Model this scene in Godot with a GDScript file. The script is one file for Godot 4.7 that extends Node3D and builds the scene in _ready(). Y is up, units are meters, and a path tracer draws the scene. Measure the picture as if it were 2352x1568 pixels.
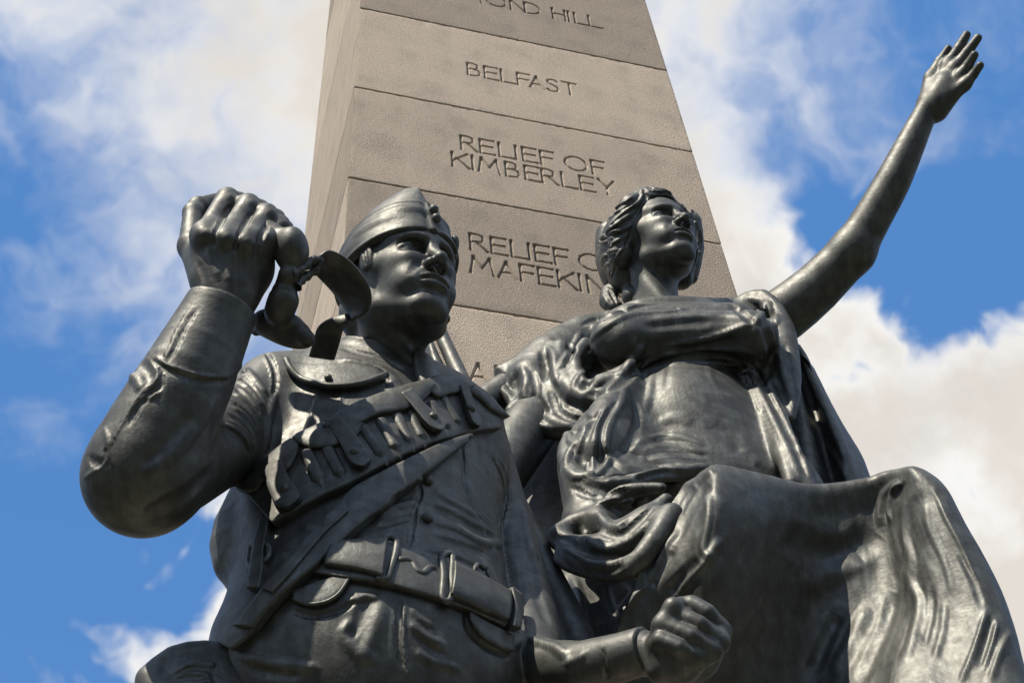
extends Node3D
# A granite obelisk with two bronze statues before it, seen from below.
# Pixel coordinates (px, py) are those of the photograph scaled to 2352 x 1568; a pixel gives a direction,
# and the horizontal distance s (metres from the eye) comes from the figure's own build.

const FOC := 3523.93
const EYE := Vector3(0, 1.6, 0)
var cam_r: Vector3
var cam_u: Vector3
var cam_f: Vector3
var M := {}
var rng := RandomNumberGenerator.new()
var clock := 0

func lap(what: String) -> void:
	var t := Time.get_ticks_msec()
	clock = t

func set_camera_axes() -> void:
	var pitch := 0.8257317
	var roll := -0.0882041
	var f := Vector3(0, sin(pitch), -cos(pitch))
	var r := Vector3.RIGHT
	var u := r.cross(f)
	cam_f = f
	cam_r = r * cos(roll) + u * sin(roll)
	cam_u = u * cos(roll) - r * sin(roll)

func ray(px: float, py: float) -> Vector3:
	return (cam_f + cam_r * ((px - 1176.0) / FOC) - cam_u * ((py - 784.0) / FOC)).normalized()

func P(px: float, py: float, s: float) -> Vector3:
	var d := ray(px, py)
	return EYE + d * (s / -d.z)

func PD(px: float, py: float, depth: float) -> Vector3:
	var d := ray(px, py)
	return EYE + d * (depth / d.dot(cam_f))

func depth_of(p: Vector3) -> float:
	return (p - EYE).dot(cam_f)

func mpp(p: Vector3) -> float:      # metres per pixel at p
	return depth_of(p) / FOC

func to_px(p: Vector3) -> Vector2:
	var q := p - EYE
	var d := q.dot(cam_f)
	return Vector2(1176.0 + FOC * q.dot(cam_r) / d, 784.0 - FOC * q.dot(cam_u) / d)

# ---------------------------------------------------------------- scene helpers
func tag(o: Node, label: String, category: String, group := "") -> void:
	o.set_meta("label", label)
	o.set_meta("category", category)
	if group:
		o.set_meta("group", group)

func thing(called: String, at: Vector3, label: String, category: String, group := "") -> Node3D:
	var o := Node3D.new()
	o.name = called
	add_child(o, true)
	o.position = at
	tag(o, label, category, group)
	return o

func put(called: String, mesh: Mesh, m: Material, parent: Node3D, label := "") -> MeshInstance3D:
	var o := MeshInstance3D.new()
	o.name = called
	o.mesh = mesh
	o.material_override = m
	parent.add_child(o, true)
	# meshes are built in world coordinates; the node keeps them there
	var at := Vector3.ZERO
	var n: Node = parent
	while n is Node3D and n != self:
		at += (n as Node3D).position
		n = n.get_parent()
	o.position = -at
	if label:
		o.set_meta("label", label)
	return o

func array_mesh(v: PackedVector3Array, n: PackedVector3Array, idx: PackedInt32Array) -> ArrayMesh:
	var a := []
	a.resize(Mesh.ARRAY_MAX)
	a[Mesh.ARRAY_VERTEX] = v
	a[Mesh.ARRAY_NORMAL] = n
	a[Mesh.ARRAY_INDEX] = idx
	var m := ArrayMesh.new()
	m.add_surface_from_arrays(Mesh.PRIMITIVE_TRIANGLES, a)
	return m

# normals from the triangles (front faces run clockwise)
func smooth_normals(v: PackedVector3Array, idx: PackedInt32Array) -> PackedVector3Array:
	var n := PackedVector3Array()
	n.resize(v.size())
	for t in range(0, idx.size(), 3):
		var a := idx[t]
		var b := idx[t + 1]
		var c := idx[t + 2]
		var fn := (v[c] - v[a]).cross(v[b] - v[a])
		n[a] += fn
		n[b] += fn
		n[c] += fn
	for i in n.size():
		n[i] = n[i].normalized()
	return n

# ---------------------------------------------------------------- fields (sculpting)
# A field is a list of Prim. Kinds: 0 round cone, 1 ellipsoid, 2 stroke (a fold drawn along a line), 3 rounded box
class Prim:
	var kind := 0
	var cut := false
	var a: Vector3
	var b: Vector3
	var ra := 0.0
	var rb := 0.0
	var k := 0.02
	var bas: Basis          # rows: axes of the ellipsoid or box
	var rad: Vector3
	var pts := PackedVector3Array()
	var wid := PackedFloat32Array()
	var amp := PackedFloat32Array()
	var sharp := false
	var wmax := 0.0
	var hmax := 0.0
	var mid: Vector3
	var reach := 0.0
	func bound() -> void:
		var lo := pts[0]
		var hi := pts[0]
		for q in pts:
			lo = lo.min(q)
			hi = hi.max(q)
		mid = (lo + hi) * 0.5
		for q in pts:
			reach = maxf(reach, q.distance_to(mid))
		reach += wmax
	func dist(p: Vector3) -> float:
		if kind == 0:
			var pa := p - a
			var ba := b - a
			var h := clampf(pa.dot(ba) / maxf(ba.dot(ba), 1e-9), 0.0, 1.0)
			return (pa - ba * h).length() - lerpf(ra, rb, h)
		if kind == 1:
			var q := bas * (p - a)
			var k0 := (q / rad).length()
			var k1 := (q / (rad * rad)).length()
			return k0 * (k0 - 1.0) / maxf(k1, 1e-6) if k1 > 1e-6 else -minf(rad.x, minf(rad.y, rad.z))
		if kind == 3:
			var q := (bas * (p - a)).abs() - rad
			return Vector3(maxf(q.x, 0), maxf(q.y, 0), maxf(q.z, 0)).length() + minf(maxf(q.x, maxf(q.y, q.z)), 0.0) - ra
		var best := 1e9
		for i in pts.size() - 1:
			var pa := p - pts[i]
			var ba := pts[i + 1] - pts[i]
			var h := clampf(pa.dot(ba) / maxf(ba.dot(ba), 1e-9), 0.0, 1.0)
			best = minf(best, (pa - ba * h).length() - (lerpf(wid[i], wid[i + 1], h) if kind == 4 else 0.0))
		return best if kind == 4 else best - wmax

func cone(f: Array, a: Vector3, b: Vector3, ra: float, rb: float, k := 0.02, cut := false) -> Prim:
	var p := Prim.new()
	p.a = a
	p.b = b
	p.ra = ra
	p.rb = rb
	p.k = k
	p.cut = cut
	f.append(p)
	return p

# a limb: one smooth tapering tube through the points
func chain(f: Array, pts: PackedVector3Array, rads: PackedFloat32Array, k := 0.02) -> Prim:
	var p := Prim.new()
	p.kind = 4
	p.k = k
	var n := pts.size()
	for i in n - 1:
		for j in 3:
			if j == 0 and i > 0:
				continue
			var u := j / 2.0
			p.pts.append(pts[i].cubic_interpolate(pts[i + 1], pts[maxi(i - 1, 0)], pts[mini(i + 2, n - 1)], u))
			p.wid.append(maxf(cubic_interpolate(rads[i], rads[i + 1], rads[maxi(i - 1, 0)], rads[mini(i + 2, n - 1)], u), 0.001))
	p.a = p.pts[0]
	for r in p.wid:
		p.wmax = maxf(p.wmax, r)
	p.bound()
	f.append(p)
	return p

func ball(f: Array, a: Vector3, basis: Basis, rad: Vector3, k := 0.02, cut := false) -> Prim:
	var p := Prim.new()
	p.kind = 1
	p.a = a
	p.bas = basis.transposed()
	p.rad = rad
	p.k = k
	p.cut = cut
	f.append(p)
	return p

func rbox(f: Array, a: Vector3, basis: Basis, half: Vector3, r: float, k := 0.02, cut := false) -> Prim:
	var p := Prim.new()
	p.kind = 3
	p.a = a
	p.bas = basis.transposed()
	p.rad = half - Vector3(r, r, r)
	p.ra = r
	p.k = k
	p.cut = cut
	f.append(p)
	return p

func stroke3(f: Array, pts: PackedVector3Array, w: float, h: float, sharp := false, taper := true) -> Prim:
	var p := Prim.new()
	p.kind = 2
	p.pts = pts
	var n := pts.size()
	for i in n:
		var t := float(i) / maxf(n - 1, 1)
		var e := 1.0
		if taper:
			e = minf(1.0, minf(t, 1.0 - t) * 5.0 + 0.25)
		p.wid.append(w * lerpf(0.6, 1.0, e))
		p.amp.append(h * e)
	p.wmax = w
	p.hmax = absf(h)
	p.sharp = sharp
	p.bound()
	f.append(p)
	return p

const NB := 4        # cells along a block's edge

func field_list_at(prims: Array, c: Vector3, r: float) -> Array:
	# prims that matter within radius r of c, or an empty list when the surface does not pass there
	var d := 1e9
	var near := []
	var dd := PackedFloat32Array()
	dd.resize(prims.size())
	var hm := 0.0
	var kk := 0.0
	for i in prims.size():
		var p: Prim = prims[i]
		kk = maxf(kk, p.k)
		if p.kind != 2 and p.kind != 4:
			var x := p.dist(c)
			dd[i] = x
			if not p.cut:
				d = minf(d, x)
	for i in prims.size():
		var p: Prim = prims[i]
		if p.kind == 4:
			if (c - p.mid).length() - p.reach > d + 2.3 * r + 1.3 * p.k + 0.015:
				dd[i] = 1e9
			else:
				var x := p.dist(c)
				dd[i] = x
				d = minf(d, x)
		elif p.kind == 2:
			if (c - p.mid).length() - p.reach > r:
				dd[i] = 1e9
			else:
				var x := p.dist(c)
				dd[i] = x
				if x < r:
					hm += p.hmax
	var kl := 0.0
	for i in prims.size():
		var p: Prim = prims[i]
		if p.kind != 2 and not p.cut and dd[i] < d + p.k:
			kl = maxf(kl, p.k)
	if d > r * 1.15 + hm + 0.01 + kl * 0.6:
		return []
	var full := d
	for i in prims.size():
		var p: Prim = prims[i]
		var x := dd[i]
		if p.kind == 2:
			if x < r:
				near.append(p)
		elif p.cut:
			if x < r + p.k:
				near.append(p)
				full = maxf(full, -x)
		elif x < d + 2.3 * r + 1.3 * p.k + 0.015:
			near.append(p)
	if full < -(r * 1.3 + hm + kk * 0.6 + 0.03):
		return []
	return near

class Piece:
	var keys := PackedInt64Array()
	var verts := PackedVector3Array()
	var norms := PackedVector3Array()
	var edges := PackedInt64Array()
	var kinds := PackedByteArray()

func key_of(x: int, y: int, z: int) -> int:
	return (x * 8192 + y) * 8192 + z

func eval_block(near: Array, o: Vector3, cell: float, arr: PackedFloat32Array) -> PackedFloat32Array:
	arr.fill(1e3)
	var c := o + Vector3.ONE * (cell * NB * 0.5)
	var rr := cell * NB * 0.867
	for p: Prim in near:
		var n := 0
		if p.kind == 0:
			var a := p.a - o
			var ba := p.b - p.a
			var inv := 1.0 / maxf(ba.dot(ba), 1e-9)
			var ra := p.ra
			var dr := p.rb - p.ra
			var k := p.k
			var q4 := 0.25 / k
			var cut := p.cut
			for x in NB + 1:
				for y in NB + 1:
					for z in NB + 1:
						var pa := Vector3(x * cell, y * cell, z * cell) - a
						var h := clampf(pa.dot(ba) * inv, 0.0, 1.0)
						var d := (pa - ba * h).length() - ra - dr * h
						var old := arr[n]
						if cut:
							d = -d
							var q := k - absf(old - d)
							arr[n] = maxf(old, d) + (q * q * q4 if q > 0.0 else 0.0)
						else:
							var q := k - absf(old - d)
							if q > 0.0:
								arr[n] = minf(old, d) - q * q * q4
							elif d < old:
								arr[n] = d
						n += 1
		elif p.kind == 1 or p.kind == 3:
			var a := p.a - o
			var bas := p.bas
			var r1 := p.rad
			var r2 := p.rad * p.rad
			var k := p.k
			var q4 := 0.25 / k
			var cut := p.cut
			var el := p.kind == 1
			var rnd := p.ra
			for x in NB + 1:
				for y in NB + 1:
					for z in NB + 1:
						var e := bas * (Vector3(x * cell, y * cell, z * cell) - a)
						var d: float
						if el:
							var k0 := (e / r1).length()
							d = k0 * (k0 - 1.0) / ((e / r2).length() + 1e-6)
						else:
							e = e.abs() - r1
							d = e.max(Vector3.ZERO).length() + minf(maxf(e.x, maxf(e.y, e.z)), 0.0) - rnd
						var old := arr[n]
						if cut:
							d = -d
							var q := k - absf(old - d)
							arr[n] = maxf(old, d) + (q * q * q4 if q > 0.0 else 0.0)
						else:
							var q := k - absf(old - d)
							if q > 0.0:
								arr[n] = minf(old, d) - q * q * q4
							elif d < old:
								arr[n] = d
						n += 1
		elif p.kind == 4:
			var seg := PackedInt32Array()
			var sd := PackedFloat32Array()
			var dm := 1e9
			for i in p.pts.size() - 1:
				var pa := c - p.pts[i]
				var ba := p.pts[i + 1] - p.pts[i]
				var h := clampf(pa.dot(ba) / maxf(ba.dot(ba), 1e-9), 0.0, 1.0)
				var d := (pa - ba * h).length() - lerpf(p.wid[i], p.wid[i + 1], h)
				sd.append(d)
				dm = minf(dm, d)
			for i in sd.size():
				if sd[i] < dm + 2.0 * rr:
					seg.append(i)
			var k := p.k
			var q4 := 0.25 / k
			for x in NB + 1:
				for y in NB + 1:
					for z in NB + 1:
						var pt := o + Vector3(x * cell, y * cell, z * cell)
						var d := 1e9
						for i in seg:
							var p0 := p.pts[i]
							var pa := pt - p0
							var ba := p.pts[i + 1] - p0
							var h := clampf(pa.dot(ba) / maxf(ba.dot(ba), 1e-9), 0.0, 1.0)
							d = minf(d, (pa - ba * h).length() - lerpf(p.wid[i], p.wid[i + 1], h))
						var old := arr[n]
						var q := k - absf(old - d)
						if q > 0.0:
							arr[n] = minf(old, d) - q * q * q4
						elif d < old:
							arr[n] = d
						n += 1
		else:
			var seg := PackedInt32Array()
			for i in p.pts.size() - 1:
				var pa := c - p.pts[i]
				var ba := p.pts[i + 1] - p.pts[i]
				var h := clampf(pa.dot(ba) / maxf(ba.dot(ba), 1e-9), 0.0, 1.0)
				if (pa - ba * h).length() < p.wmax + rr:
					seg.append(i)
			if seg.is_empty():
				continue
			var sharp := p.sharp
			for x in NB + 1:
				for y in NB + 1:
					for z in NB + 1:
						var pt := o + Vector3(x * cell, y * cell, z * cell)
						var best := 1e9
						var hh := 0.0
						for i in seg:
							var p0 := p.pts[i]
							var pa := pt - p0
							var ba := p.pts[i + 1] - p0
							var h := clampf(pa.dot(ba) / maxf(ba.dot(ba), 1e-9), 0.0, 1.0)
							var t := (pa - ba * h).length_squared()
							var w := lerpf(p.wid[i], p.wid[i + 1], h)
							t /= w * w
							if t < best:
								best = t
								hh = lerpf(p.amp[i], p.amp[i + 1], h)
						if best < 1.0:
							if sharp:
								var u := 1.0 - sqrt(best)
								arr[n] -= hh * u * u
							else:
								var u := 1.0 - best
								arr[n] -= hh * u * u
						n += 1
	return arr

func net_block(near: Array, lo: Vector3, bx: int, by: int, bz: int, cell: float, out: Piece, arr: PackedFloat32Array) -> void:
	var o := lo + Vector3(bx, by, bz) * (NB * cell)
	arr = eval_block(near, o, cell, arr)
	var S := NB + 1
	var SS := S * S
	for x in NB:
		for y in NB:
			var row := x * SS + y * S
			for z in NB:
				var n := row + z
				var v0 := arr[n]
				var v1 := arr[n + 1]
				var v2 := arr[n + S]
				var v3 := arr[n + S + 1]
				var v4 := arr[n + SS]
				var v5 := arr[n + SS + 1]
				var v6 := arr[n + SS + S]
				var v7 := arr[n + SS + S + 1]
				var neg := v0 < 0.0
				if (v1 < 0.0) == neg and (v2 < 0.0) == neg and (v3 < 0.0) == neg and (v4 < 0.0) == neg and (v5 < 0.0) == neg and (v6 < 0.0) == neg and (v7 < 0.0) == neg:
					continue
				var sum := Vector3.ZERO
				var cnt := 0
				var m1 := v1 < 0.0
				var m2 := v2 < 0.0
				var m3 := v3 < 0.0
				var m4 := v4 < 0.0
				var m5 := v5 < 0.0
				var m6 := v6 < 0.0
				var m7 := v7 < 0.0
				if neg != m1:
					sum += Vector3(0, 0, v0 / (v0 - v1)); cnt += 1
				if m2 != m3:
					sum += Vector3(0, 1, v2 / (v2 - v3)); cnt += 1
				if m4 != m5:
					sum += Vector3(1, 0, v4 / (v4 - v5)); cnt += 1
				if m6 != m7:
					sum += Vector3(1, 1, v6 / (v6 - v7)); cnt += 1
				if neg != m2:
					sum += Vector3(0, v0 / (v0 - v2), 0); cnt += 1
				if m1 != m3:
					sum += Vector3(0, v1 / (v1 - v3), 1); cnt += 1
				if m4 != m6:
					sum += Vector3(1, v4 / (v4 - v6), 0); cnt += 1
				if m5 != m7:
					sum += Vector3(1, v5 / (v5 - v7), 1); cnt += 1
				if neg != m4:
					sum += Vector3(v0 / (v0 - v4), 0, 0); cnt += 1
				if m1 != m5:
					sum += Vector3(v1 / (v1 - v5), 0, 1); cnt += 1
				if m2 != m6:
					sum += Vector3(v2 / (v2 - v6), 1, 0); cnt += 1
				if m3 != m7:
					sum += Vector3(v3 / (v3 - v7), 1, 1); cnt += 1
				out.verts.append(o + (Vector3(x, y, z) + sum / cnt) * cell)
				out.norms.append(Vector3(v4 + v5 + v6 + v7 - v0 - v1 - v2 - v3, v2 + v3 + v6 + v7 - v0 - v1 - v4 - v5, v1 + v3 + v5 + v7 - v0 - v2 - v4 - v6).normalized())
				var gx := bx * NB + x
				var gy := by * NB + y
				var gz := bz * NB + z
				var key := (gx * 8192 + gy) * 8192 + gz
				out.keys.append(key)
				if neg != m4:
					out.edges.append(key)
					out.kinds.append(0 if neg else 1)
				if neg != m2:
					out.edges.append(key)
					out.kinds.append(2 if neg else 3)
				if neg != m1:
					out.edges.append(key)
					out.kinds.append(4 if neg else 5)

func net_jobs(jobs: Array, from: int, step: int, lo: Vector3, cell: float, out: Piece) -> void:
	var arr := PackedFloat32Array()
	arr.resize((NB + 1) * (NB + 1) * (NB + 1))
	var size := NB * cell
	var i := from
	while i < jobs.size():
		var j: Array = jobs[i]
		i += step
		var prims: Array = j[3]
		var big: int = j[4]
		for x in big:
			for y in big:
				for z in big:
					var bx: int = j[0] + x
					var by: int = j[1] + y
					var bz: int = j[2] + z
					var near := field_list_at(prims, lo + (Vector3(bx, by, bz) + Vector3.ONE * 0.5) * size, size * 0.87)
					if not near.is_empty():
						net_block(near, lo, bx, by, bz, cell, out, arr)

# meshes a field as surface nets: [vertices, normals, indices]
func sculpt(prims: Array, cell: float, clip_lo := Vector3(-1e9, -1e9, -1e9)) -> Array:
	var lo := Vector3(1e9, 1e9, 1e9)
	var hi := -lo
	for p: Prim in prims:
		if p.cut or p.kind == 2:
			continue
		var m: float
		if p.kind == 4:
			m = p.wmax
			for q in p.pts:
				lo = lo.min(q - Vector3.ONE * m)
				hi = hi.max(q + Vector3.ONE * m)
		elif p.kind == 0:
			m = maxf(p.ra, p.rb)
			lo = lo.min(p.b - Vector3.ONE * m)
			hi = hi.max(p.b + Vector3.ONE * m)
		else:
			m = p.rad.length() if p.kind == 3 else maxf(p.rad.x, maxf(p.rad.y, p.rad.z))
			m += p.ra
		lo = lo.min(p.a - Vector3.ONE * m)
		hi = hi.max(p.a + Vector3.ONE * m)
	lo = (lo - Vector3.ONE * 0.03).max(clip_lo)
	hi += Vector3.ONE * 0.03
	var big := 4
	var span := NB * cell * big
	var nb := ((hi - lo) / span).ceil()
	var jobs := []
	for x in int(nb.x):
		for y in int(nb.y):
			for z in int(nb.z):
				var near := field_list_at(prims, lo + (Vector3(x, y, z) + Vector3.ONE * 0.5) * span, span * 0.87)
				if not near.is_empty():
					jobs.append([x * big, y * big, z * big, near, big])
	var pieces := []
	var threads := []
	for i in 4:
		var pc := Piece.new()
		pieces.append(pc)
		var t := Thread.new()
		t.start(net_jobs.bind(jobs, i, 4, lo, cell, pc))
		threads.append(t)
	for t: Thread in threads:
		t.wait_to_finish()
	var where := {}
	var v := PackedVector3Array()
	var n := PackedVector3Array()
	for pc: Piece in pieces:
		var base := v.size()
		for i in pc.keys.size():
			where[pc.keys[i]] = base + i
		v.append_array(pc.verts)
		n.append_array(pc.norms)
	var idx := PackedInt32Array()
	var ex := 8192 * 8192
	var ey := 8192
	for pc: Piece in pieces:
		for i in pc.edges.size():
			var key := pc.edges[i]
			var kd := pc.kinds[i]
			var u: int
			var w: int
			if kd < 2:
				u = ey
				w = 1
			elif kd < 4:
				u = 1
				w = ex
			else:
				u = ex
				w = ey
			var i0: int = where.get(key, -1)
			var i1: int = where.get(key - u, -1)
			var i2: int = where.get(key - u - w, -1)
			var i3: int = where.get(key - w, -1)
			if i0 < 0 or i1 < 0 or i2 < 0 or i3 < 0:
				continue
			if kd % 2 == 0:
				idx.append_array(PackedInt32Array([i0, i2, i1, i0, i3, i2]))
			else:
				idx.append_array(PackedInt32Array([i0, i1, i2, i0, i2, i3]))
	return [v, n, idx]

func merge(parts: Array) -> Array:
	var v := PackedVector3Array()
	var n := PackedVector3Array()
	var idx := PackedInt32Array()
	for m: Array in parts:
		var b := v.size()
		v.append_array(m[0])
		n.append_array(m[1])
		var mi: PackedInt32Array = m[2]
		for i in mi:
			idx.append(i + b)
	return [v, n, idx]

func to_mesh(m: Array) -> ArrayMesh:
	return array_mesh(m[0], m[1], m[2])

# ---------------------------------------------------------------- a figure's surface as seen from the front
# keeps the nearest surface point for a lattice of directions, so that folds, straps and flaps can be laid on it
const DW := 640
const DH := 430
const DS := 4.0
class Front:
	var d := PackedFloat32Array()
	var n := PackedVector3Array()

func front_of(parts: Array) -> Front:
	var f := Front.new()
	f.d.resize(DW * DH)
	f.d.fill(1e9)
	f.n.resize(DW * DH)
	for m: Array in parts:
		front_add(f, m)
	return f

func front_add(f: Front, m: Array) -> void:
	var v: PackedVector3Array = m[0]
	var nn: PackedVector3Array = m[1]
	var idx: PackedInt32Array = m[2]
	var px := PackedVector3Array()
	px.resize(v.size())
	for i in v.size():
		var q := v[i] - EYE
		var d := q.dot(cam_f)
		px[i] = Vector3((1176.0 + FOC * q.dot(cam_r) / d + 100.0) / DS, (784.0 - FOC * q.dot(cam_u) / d + 60.0) / DS, d)
	for t in range(0, idx.size(), 3):
		var a := px[idx[t]]
		var b := px[idx[t + 1]]
		var c := px[idx[t + 2]]
		var den := (b.x - a.x) * (c.y - a.y) - (c.x - a.x) * (b.y - a.y)
		if absf(den) < 1e-6:
			continue
		var x0 := maxi(0, ceili(minf(a.x, minf(b.x, c.x))))
		var x1 := mini(DW - 1, floori(maxf(a.x, maxf(b.x, c.x))))
		var y0 := maxi(0, ceili(minf(a.y, minf(b.y, c.y))))
		var y1 := mini(DH - 1, floori(maxf(a.y, maxf(b.y, c.y))))
		for y in range(y0, y1 + 1):
			for x in range(x0, x1 + 1):
				var w1 := ((x - a.x) * (c.y - a.y) - (c.x - a.x) * (y - a.y)) / den
				var w2 := ((b.x - a.x) * (y - a.y) - (x - a.x) * (b.y - a.y)) / den
				if w1 < -0.01 or w2 < -0.01 or w1 + w2 > 1.01:
					continue
				var d := a.z + (b.z - a.z) * w1 + (c.z - a.z) * w2
				var o := y * DW + x
				if d < f.d[o]:
					f.d[o] = d
					f.n[o] = nn[idx[t]]

# depth and normal at a pixel: [depth, normal]; looks a little around where nothing is hit
func front_at(f: Front, px: float, py: float) -> Array:
	var gx := (px + 100.0) / DS
	var gy := (py + 60.0) / DS
	var x := clampi(floori(gx), 0, DW - 2)
	var y := clampi(floori(gy), 0, DH - 2)
	var sw := 0.0
	var sd := 0.0
	var sn := Vector3.ZERO
	var dmin := 1e9
	for j in 2:
		for i in 2:
			dmin = minf(dmin, f.d[(y + j) * DW + x + i])
	if dmin < 1e8:
		for j in 2:
			for i in 2:
				var o := (y + j) * DW + x + i
				var d := f.d[o]
				if d < dmin + 0.06:
					var w := (1.001 - absf(gx - x - i)) * (1.001 - absf(gy - y - j))
					sw += w
					sd += d * w
					sn += f.n[o] * w
		return [sd / sw, sn.normalized()]
	for r in range(1, 14):
		var bd := 1e9
		for j in range(-r, r + 2):
			for i in range(-r, r + 2):
				var xx := x + i
				var yy := y + j
				if xx < 0 or yy < 0 or xx >= DW or yy >= DH:
					continue
				var o := yy * DW + xx
				if f.d[o] < 1e8:
					var q := (gx - xx) * (gx - xx) + (gy - yy) * (gy - yy)
					if q < bd:
						bd = q
						dmin = f.d[o]
						sn = f.n[o]
		if bd < 1e8:
			return [dmin, sn]
	return [3.5, -cam_f]

func snap(f: Front, px: float, py: float, lift := 0.0) -> Vector3:
	var h := front_at(f, px, py)
	var n: Vector3 = h[1]
	return PD(px, py, h[0]) + n * lift

# a smooth line through points given as [x, y, x, y, ...], n samples
func curve2(flat: Array, n: int) -> PackedVector2Array:
	var p := PackedVector2Array()
	for i in range(0, flat.size(), 2):
		p.append(Vector2(flat[i], flat[i + 1]))
	var acc := PackedFloat32Array([0.0])
	for i in range(1, p.size()):
		acc.append(acc[i - 1] + p[i].distance_to(p[i - 1]))
	var out := PackedVector2Array()
	var s := 0
	for i in n:
		var t := acc[acc.size() - 1] * i / maxf(n - 1, 1)
		while s < p.size() - 2 and acc[s + 1] < t:
			s += 1
		var u := (t - acc[s]) / maxf(acc[s + 1] - acc[s], 1e-6)
		var p0 := p[maxi(s - 1, 0)]
		var p3 := p[mini(s + 2, p.size() - 1)]
		out.append(p[s].cubic_interpolate(p[s + 1], p0, p3, clampf(u, 0, 1)))
	return out

# a fold laid on the front surface: w and h in pixels (half width, height; negative: a groove)
func fold(f: Array, fr: Front, flat: Array, w: float, h: float, sharp := false, taper := true) -> void:
	var len := 0.0
	for i in range(2, flat.size(), 2):
		len += Vector2(flat[i] - flat[i - 2], flat[i + 1] - flat[i - 1]).length()
	var c := curve2(flat, maxi(2, int(len / 14.0) + 1))
	var pts := PackedVector3Array()
	for q in c:
		pts.append(snap(fr, q.x, q.y))
	var m := mpp(pts[pts.size() / 2])
	stroke3(f, pts, w * m, h * m, sharp, taper)

# ---------------------------------------------------------------- plates: leather straps, flaps, belts laid over the surface
# between two edge lines; thick and lift in metres; rim: width of the rounded rim as a share of the whole
func plate(fr: Front, ea: Array, eb: Array, thick: float, lift := 0.0, nu := 0, nv := 7, bulge := 0.0, wave := 0.0) -> ArrayMesh:
	var la := 0.0
	for i in range(2, ea.size(), 2):
		la += Vector2(ea[i] - ea[i - 2], ea[i + 1] - ea[i - 1]).length()
	if nu == 0:
		nu = clampi(int(la / 7.0), 4, 120)
	var a := curve2(ea, nu)
	var b := curve2(eb, nu)
	var vs := [0.0, 0.015, 0.06]
	for i in range(1, nv):
		vs.append(0.06 + 0.88 * i / nv)
	vs.append_array([0.94, 0.985, 1.0])
	var hs := []
	for x in vs.size():
		hs.append(1.0)
	hs[0] = -0.6
	hs[1] = 0.65
	hs[vs.size() - 2] = 0.65
	hs[vs.size() - 1] = -0.6
	var us := [0]
	for i in nu:
		us.append(i)
	us.append(nu - 1)
	var v := PackedVector3Array()
	var W := vs.size()
	for ui in us.size():
		var i: int = us[ui]
		var endcap := ui == 0 or ui == us.size() - 1
		for j in W:
			var t: float = vs[j]
			var q := a[i].lerp(b[i], t)
			var hit := front_at(fr, q.x, q.y)
			var n: Vector3 = hit[1]
			n = (n * 0.8 - cam_f * 0.35).normalized()
			var h: float = hs[j]
			var up := lift + thick * h + bulge * sin(PI * t)
			if wave != 0.0:
				up += wave * sin(i * 0.9 + t * 3.0)
			if endcap or h < 0.0:
				up = minf(up, -0.3 * thick)
				if lift > 0.012:
					up = lift - 0.9 * thick
				elif lift > 0.0:
					up = -0.004
			v.append(PD(q.x, q.y, hit[0]) + n * up)
	return grid_mesh(v, us.size(), W)

# a sheet of rows x cols points as a mesh that faces the eye
func grid_mesh(v: PackedVector3Array, rows: int, cols: int, closed_cols := false) -> ArrayMesh:
	return to_mesh(grid_arrays(v, rows, cols, closed_cols))

func grid_arrays(v: PackedVector3Array, rows: int, cols: int, closed_cols := false, flip := false, free := false) -> Array:
	var idx := PackedInt32Array()
	var cc := cols if closed_cols else cols - 1
	for i in rows - 1:
		for j in cc:
			var p := i * cols + j
			var q := i * cols + (j + 1) % cols
			idx.append_array(PackedInt32Array([p, q, q + cols, p, q + cols, p + cols]))
	var n := smooth_normals(v, idx)
	var turn := flip
	if not free:
		var facing := 0.0
		for i in v.size():
			facing += n[i].dot(cam_f)
		turn = facing > 0.0
	if turn:
		for t in range(0, idx.size(), 3):
			var k := idx[t + 1]
			idx[t + 1] = idx[t + 2]
			idx[t + 2] = k
		for i in n.size():
			n[i] = -n[i]
	return [v, n, idx]

# a tube through points with radii, closed at both ends
func tube(pts: PackedVector3Array, rads: PackedFloat32Array, sides := 12, flat := 1.0, flat_dir := Vector3.ZERO) -> Array:
	var v := PackedVector3Array()
	var n := pts.size()
	var side := Vector3.ZERO
	for i in n:
		var t := (pts[mini(i + 1, n - 1)] - pts[maxi(i - 1, 0)]).normalized()
		if i == 0:
			side = t.cross(flat_dir if flat_dir != Vector3.ZERO else (Vector3.UP if absf(t.y) < 0.9 else Vector3.RIGHT)).normalized()
		else:
			side = (side - t * side.dot(t)).normalized()
		var up := side.cross(t)
		for j in sides:
			var an := TAU * j / sides
			v.append(pts[i] + (side * cos(an) + up * sin(an) * flat) * rads[i])
	var m := grid_arrays(v, n, sides, true, false, true)
	# the outside must face outward
	var nn: PackedVector3Array = m[1]
	var out := 0.0
	for i in n:
		for j in sides:
			out += nn[i * sides + j].dot(v[i * sides + j] - pts[i])
	if out < 0.0:
		m = grid_arrays(v, n, sides, true, true, true)
	return m

func lathe(a: Vector3, b: Vector3, prof: Array, sides := 14) -> Array:
	# prof: [share along a-b, radius, ...]
	var pts := PackedVector3Array()
	var rads := PackedFloat32Array()
	for i in range(0, prof.size(), 2):
		pts.append(a.lerp(b, prof[i]))
		rads.append(maxf(prof[i + 1], 0.0002))
	return tube_straight(pts, rads, (b - a).normalized(), sides)

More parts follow.
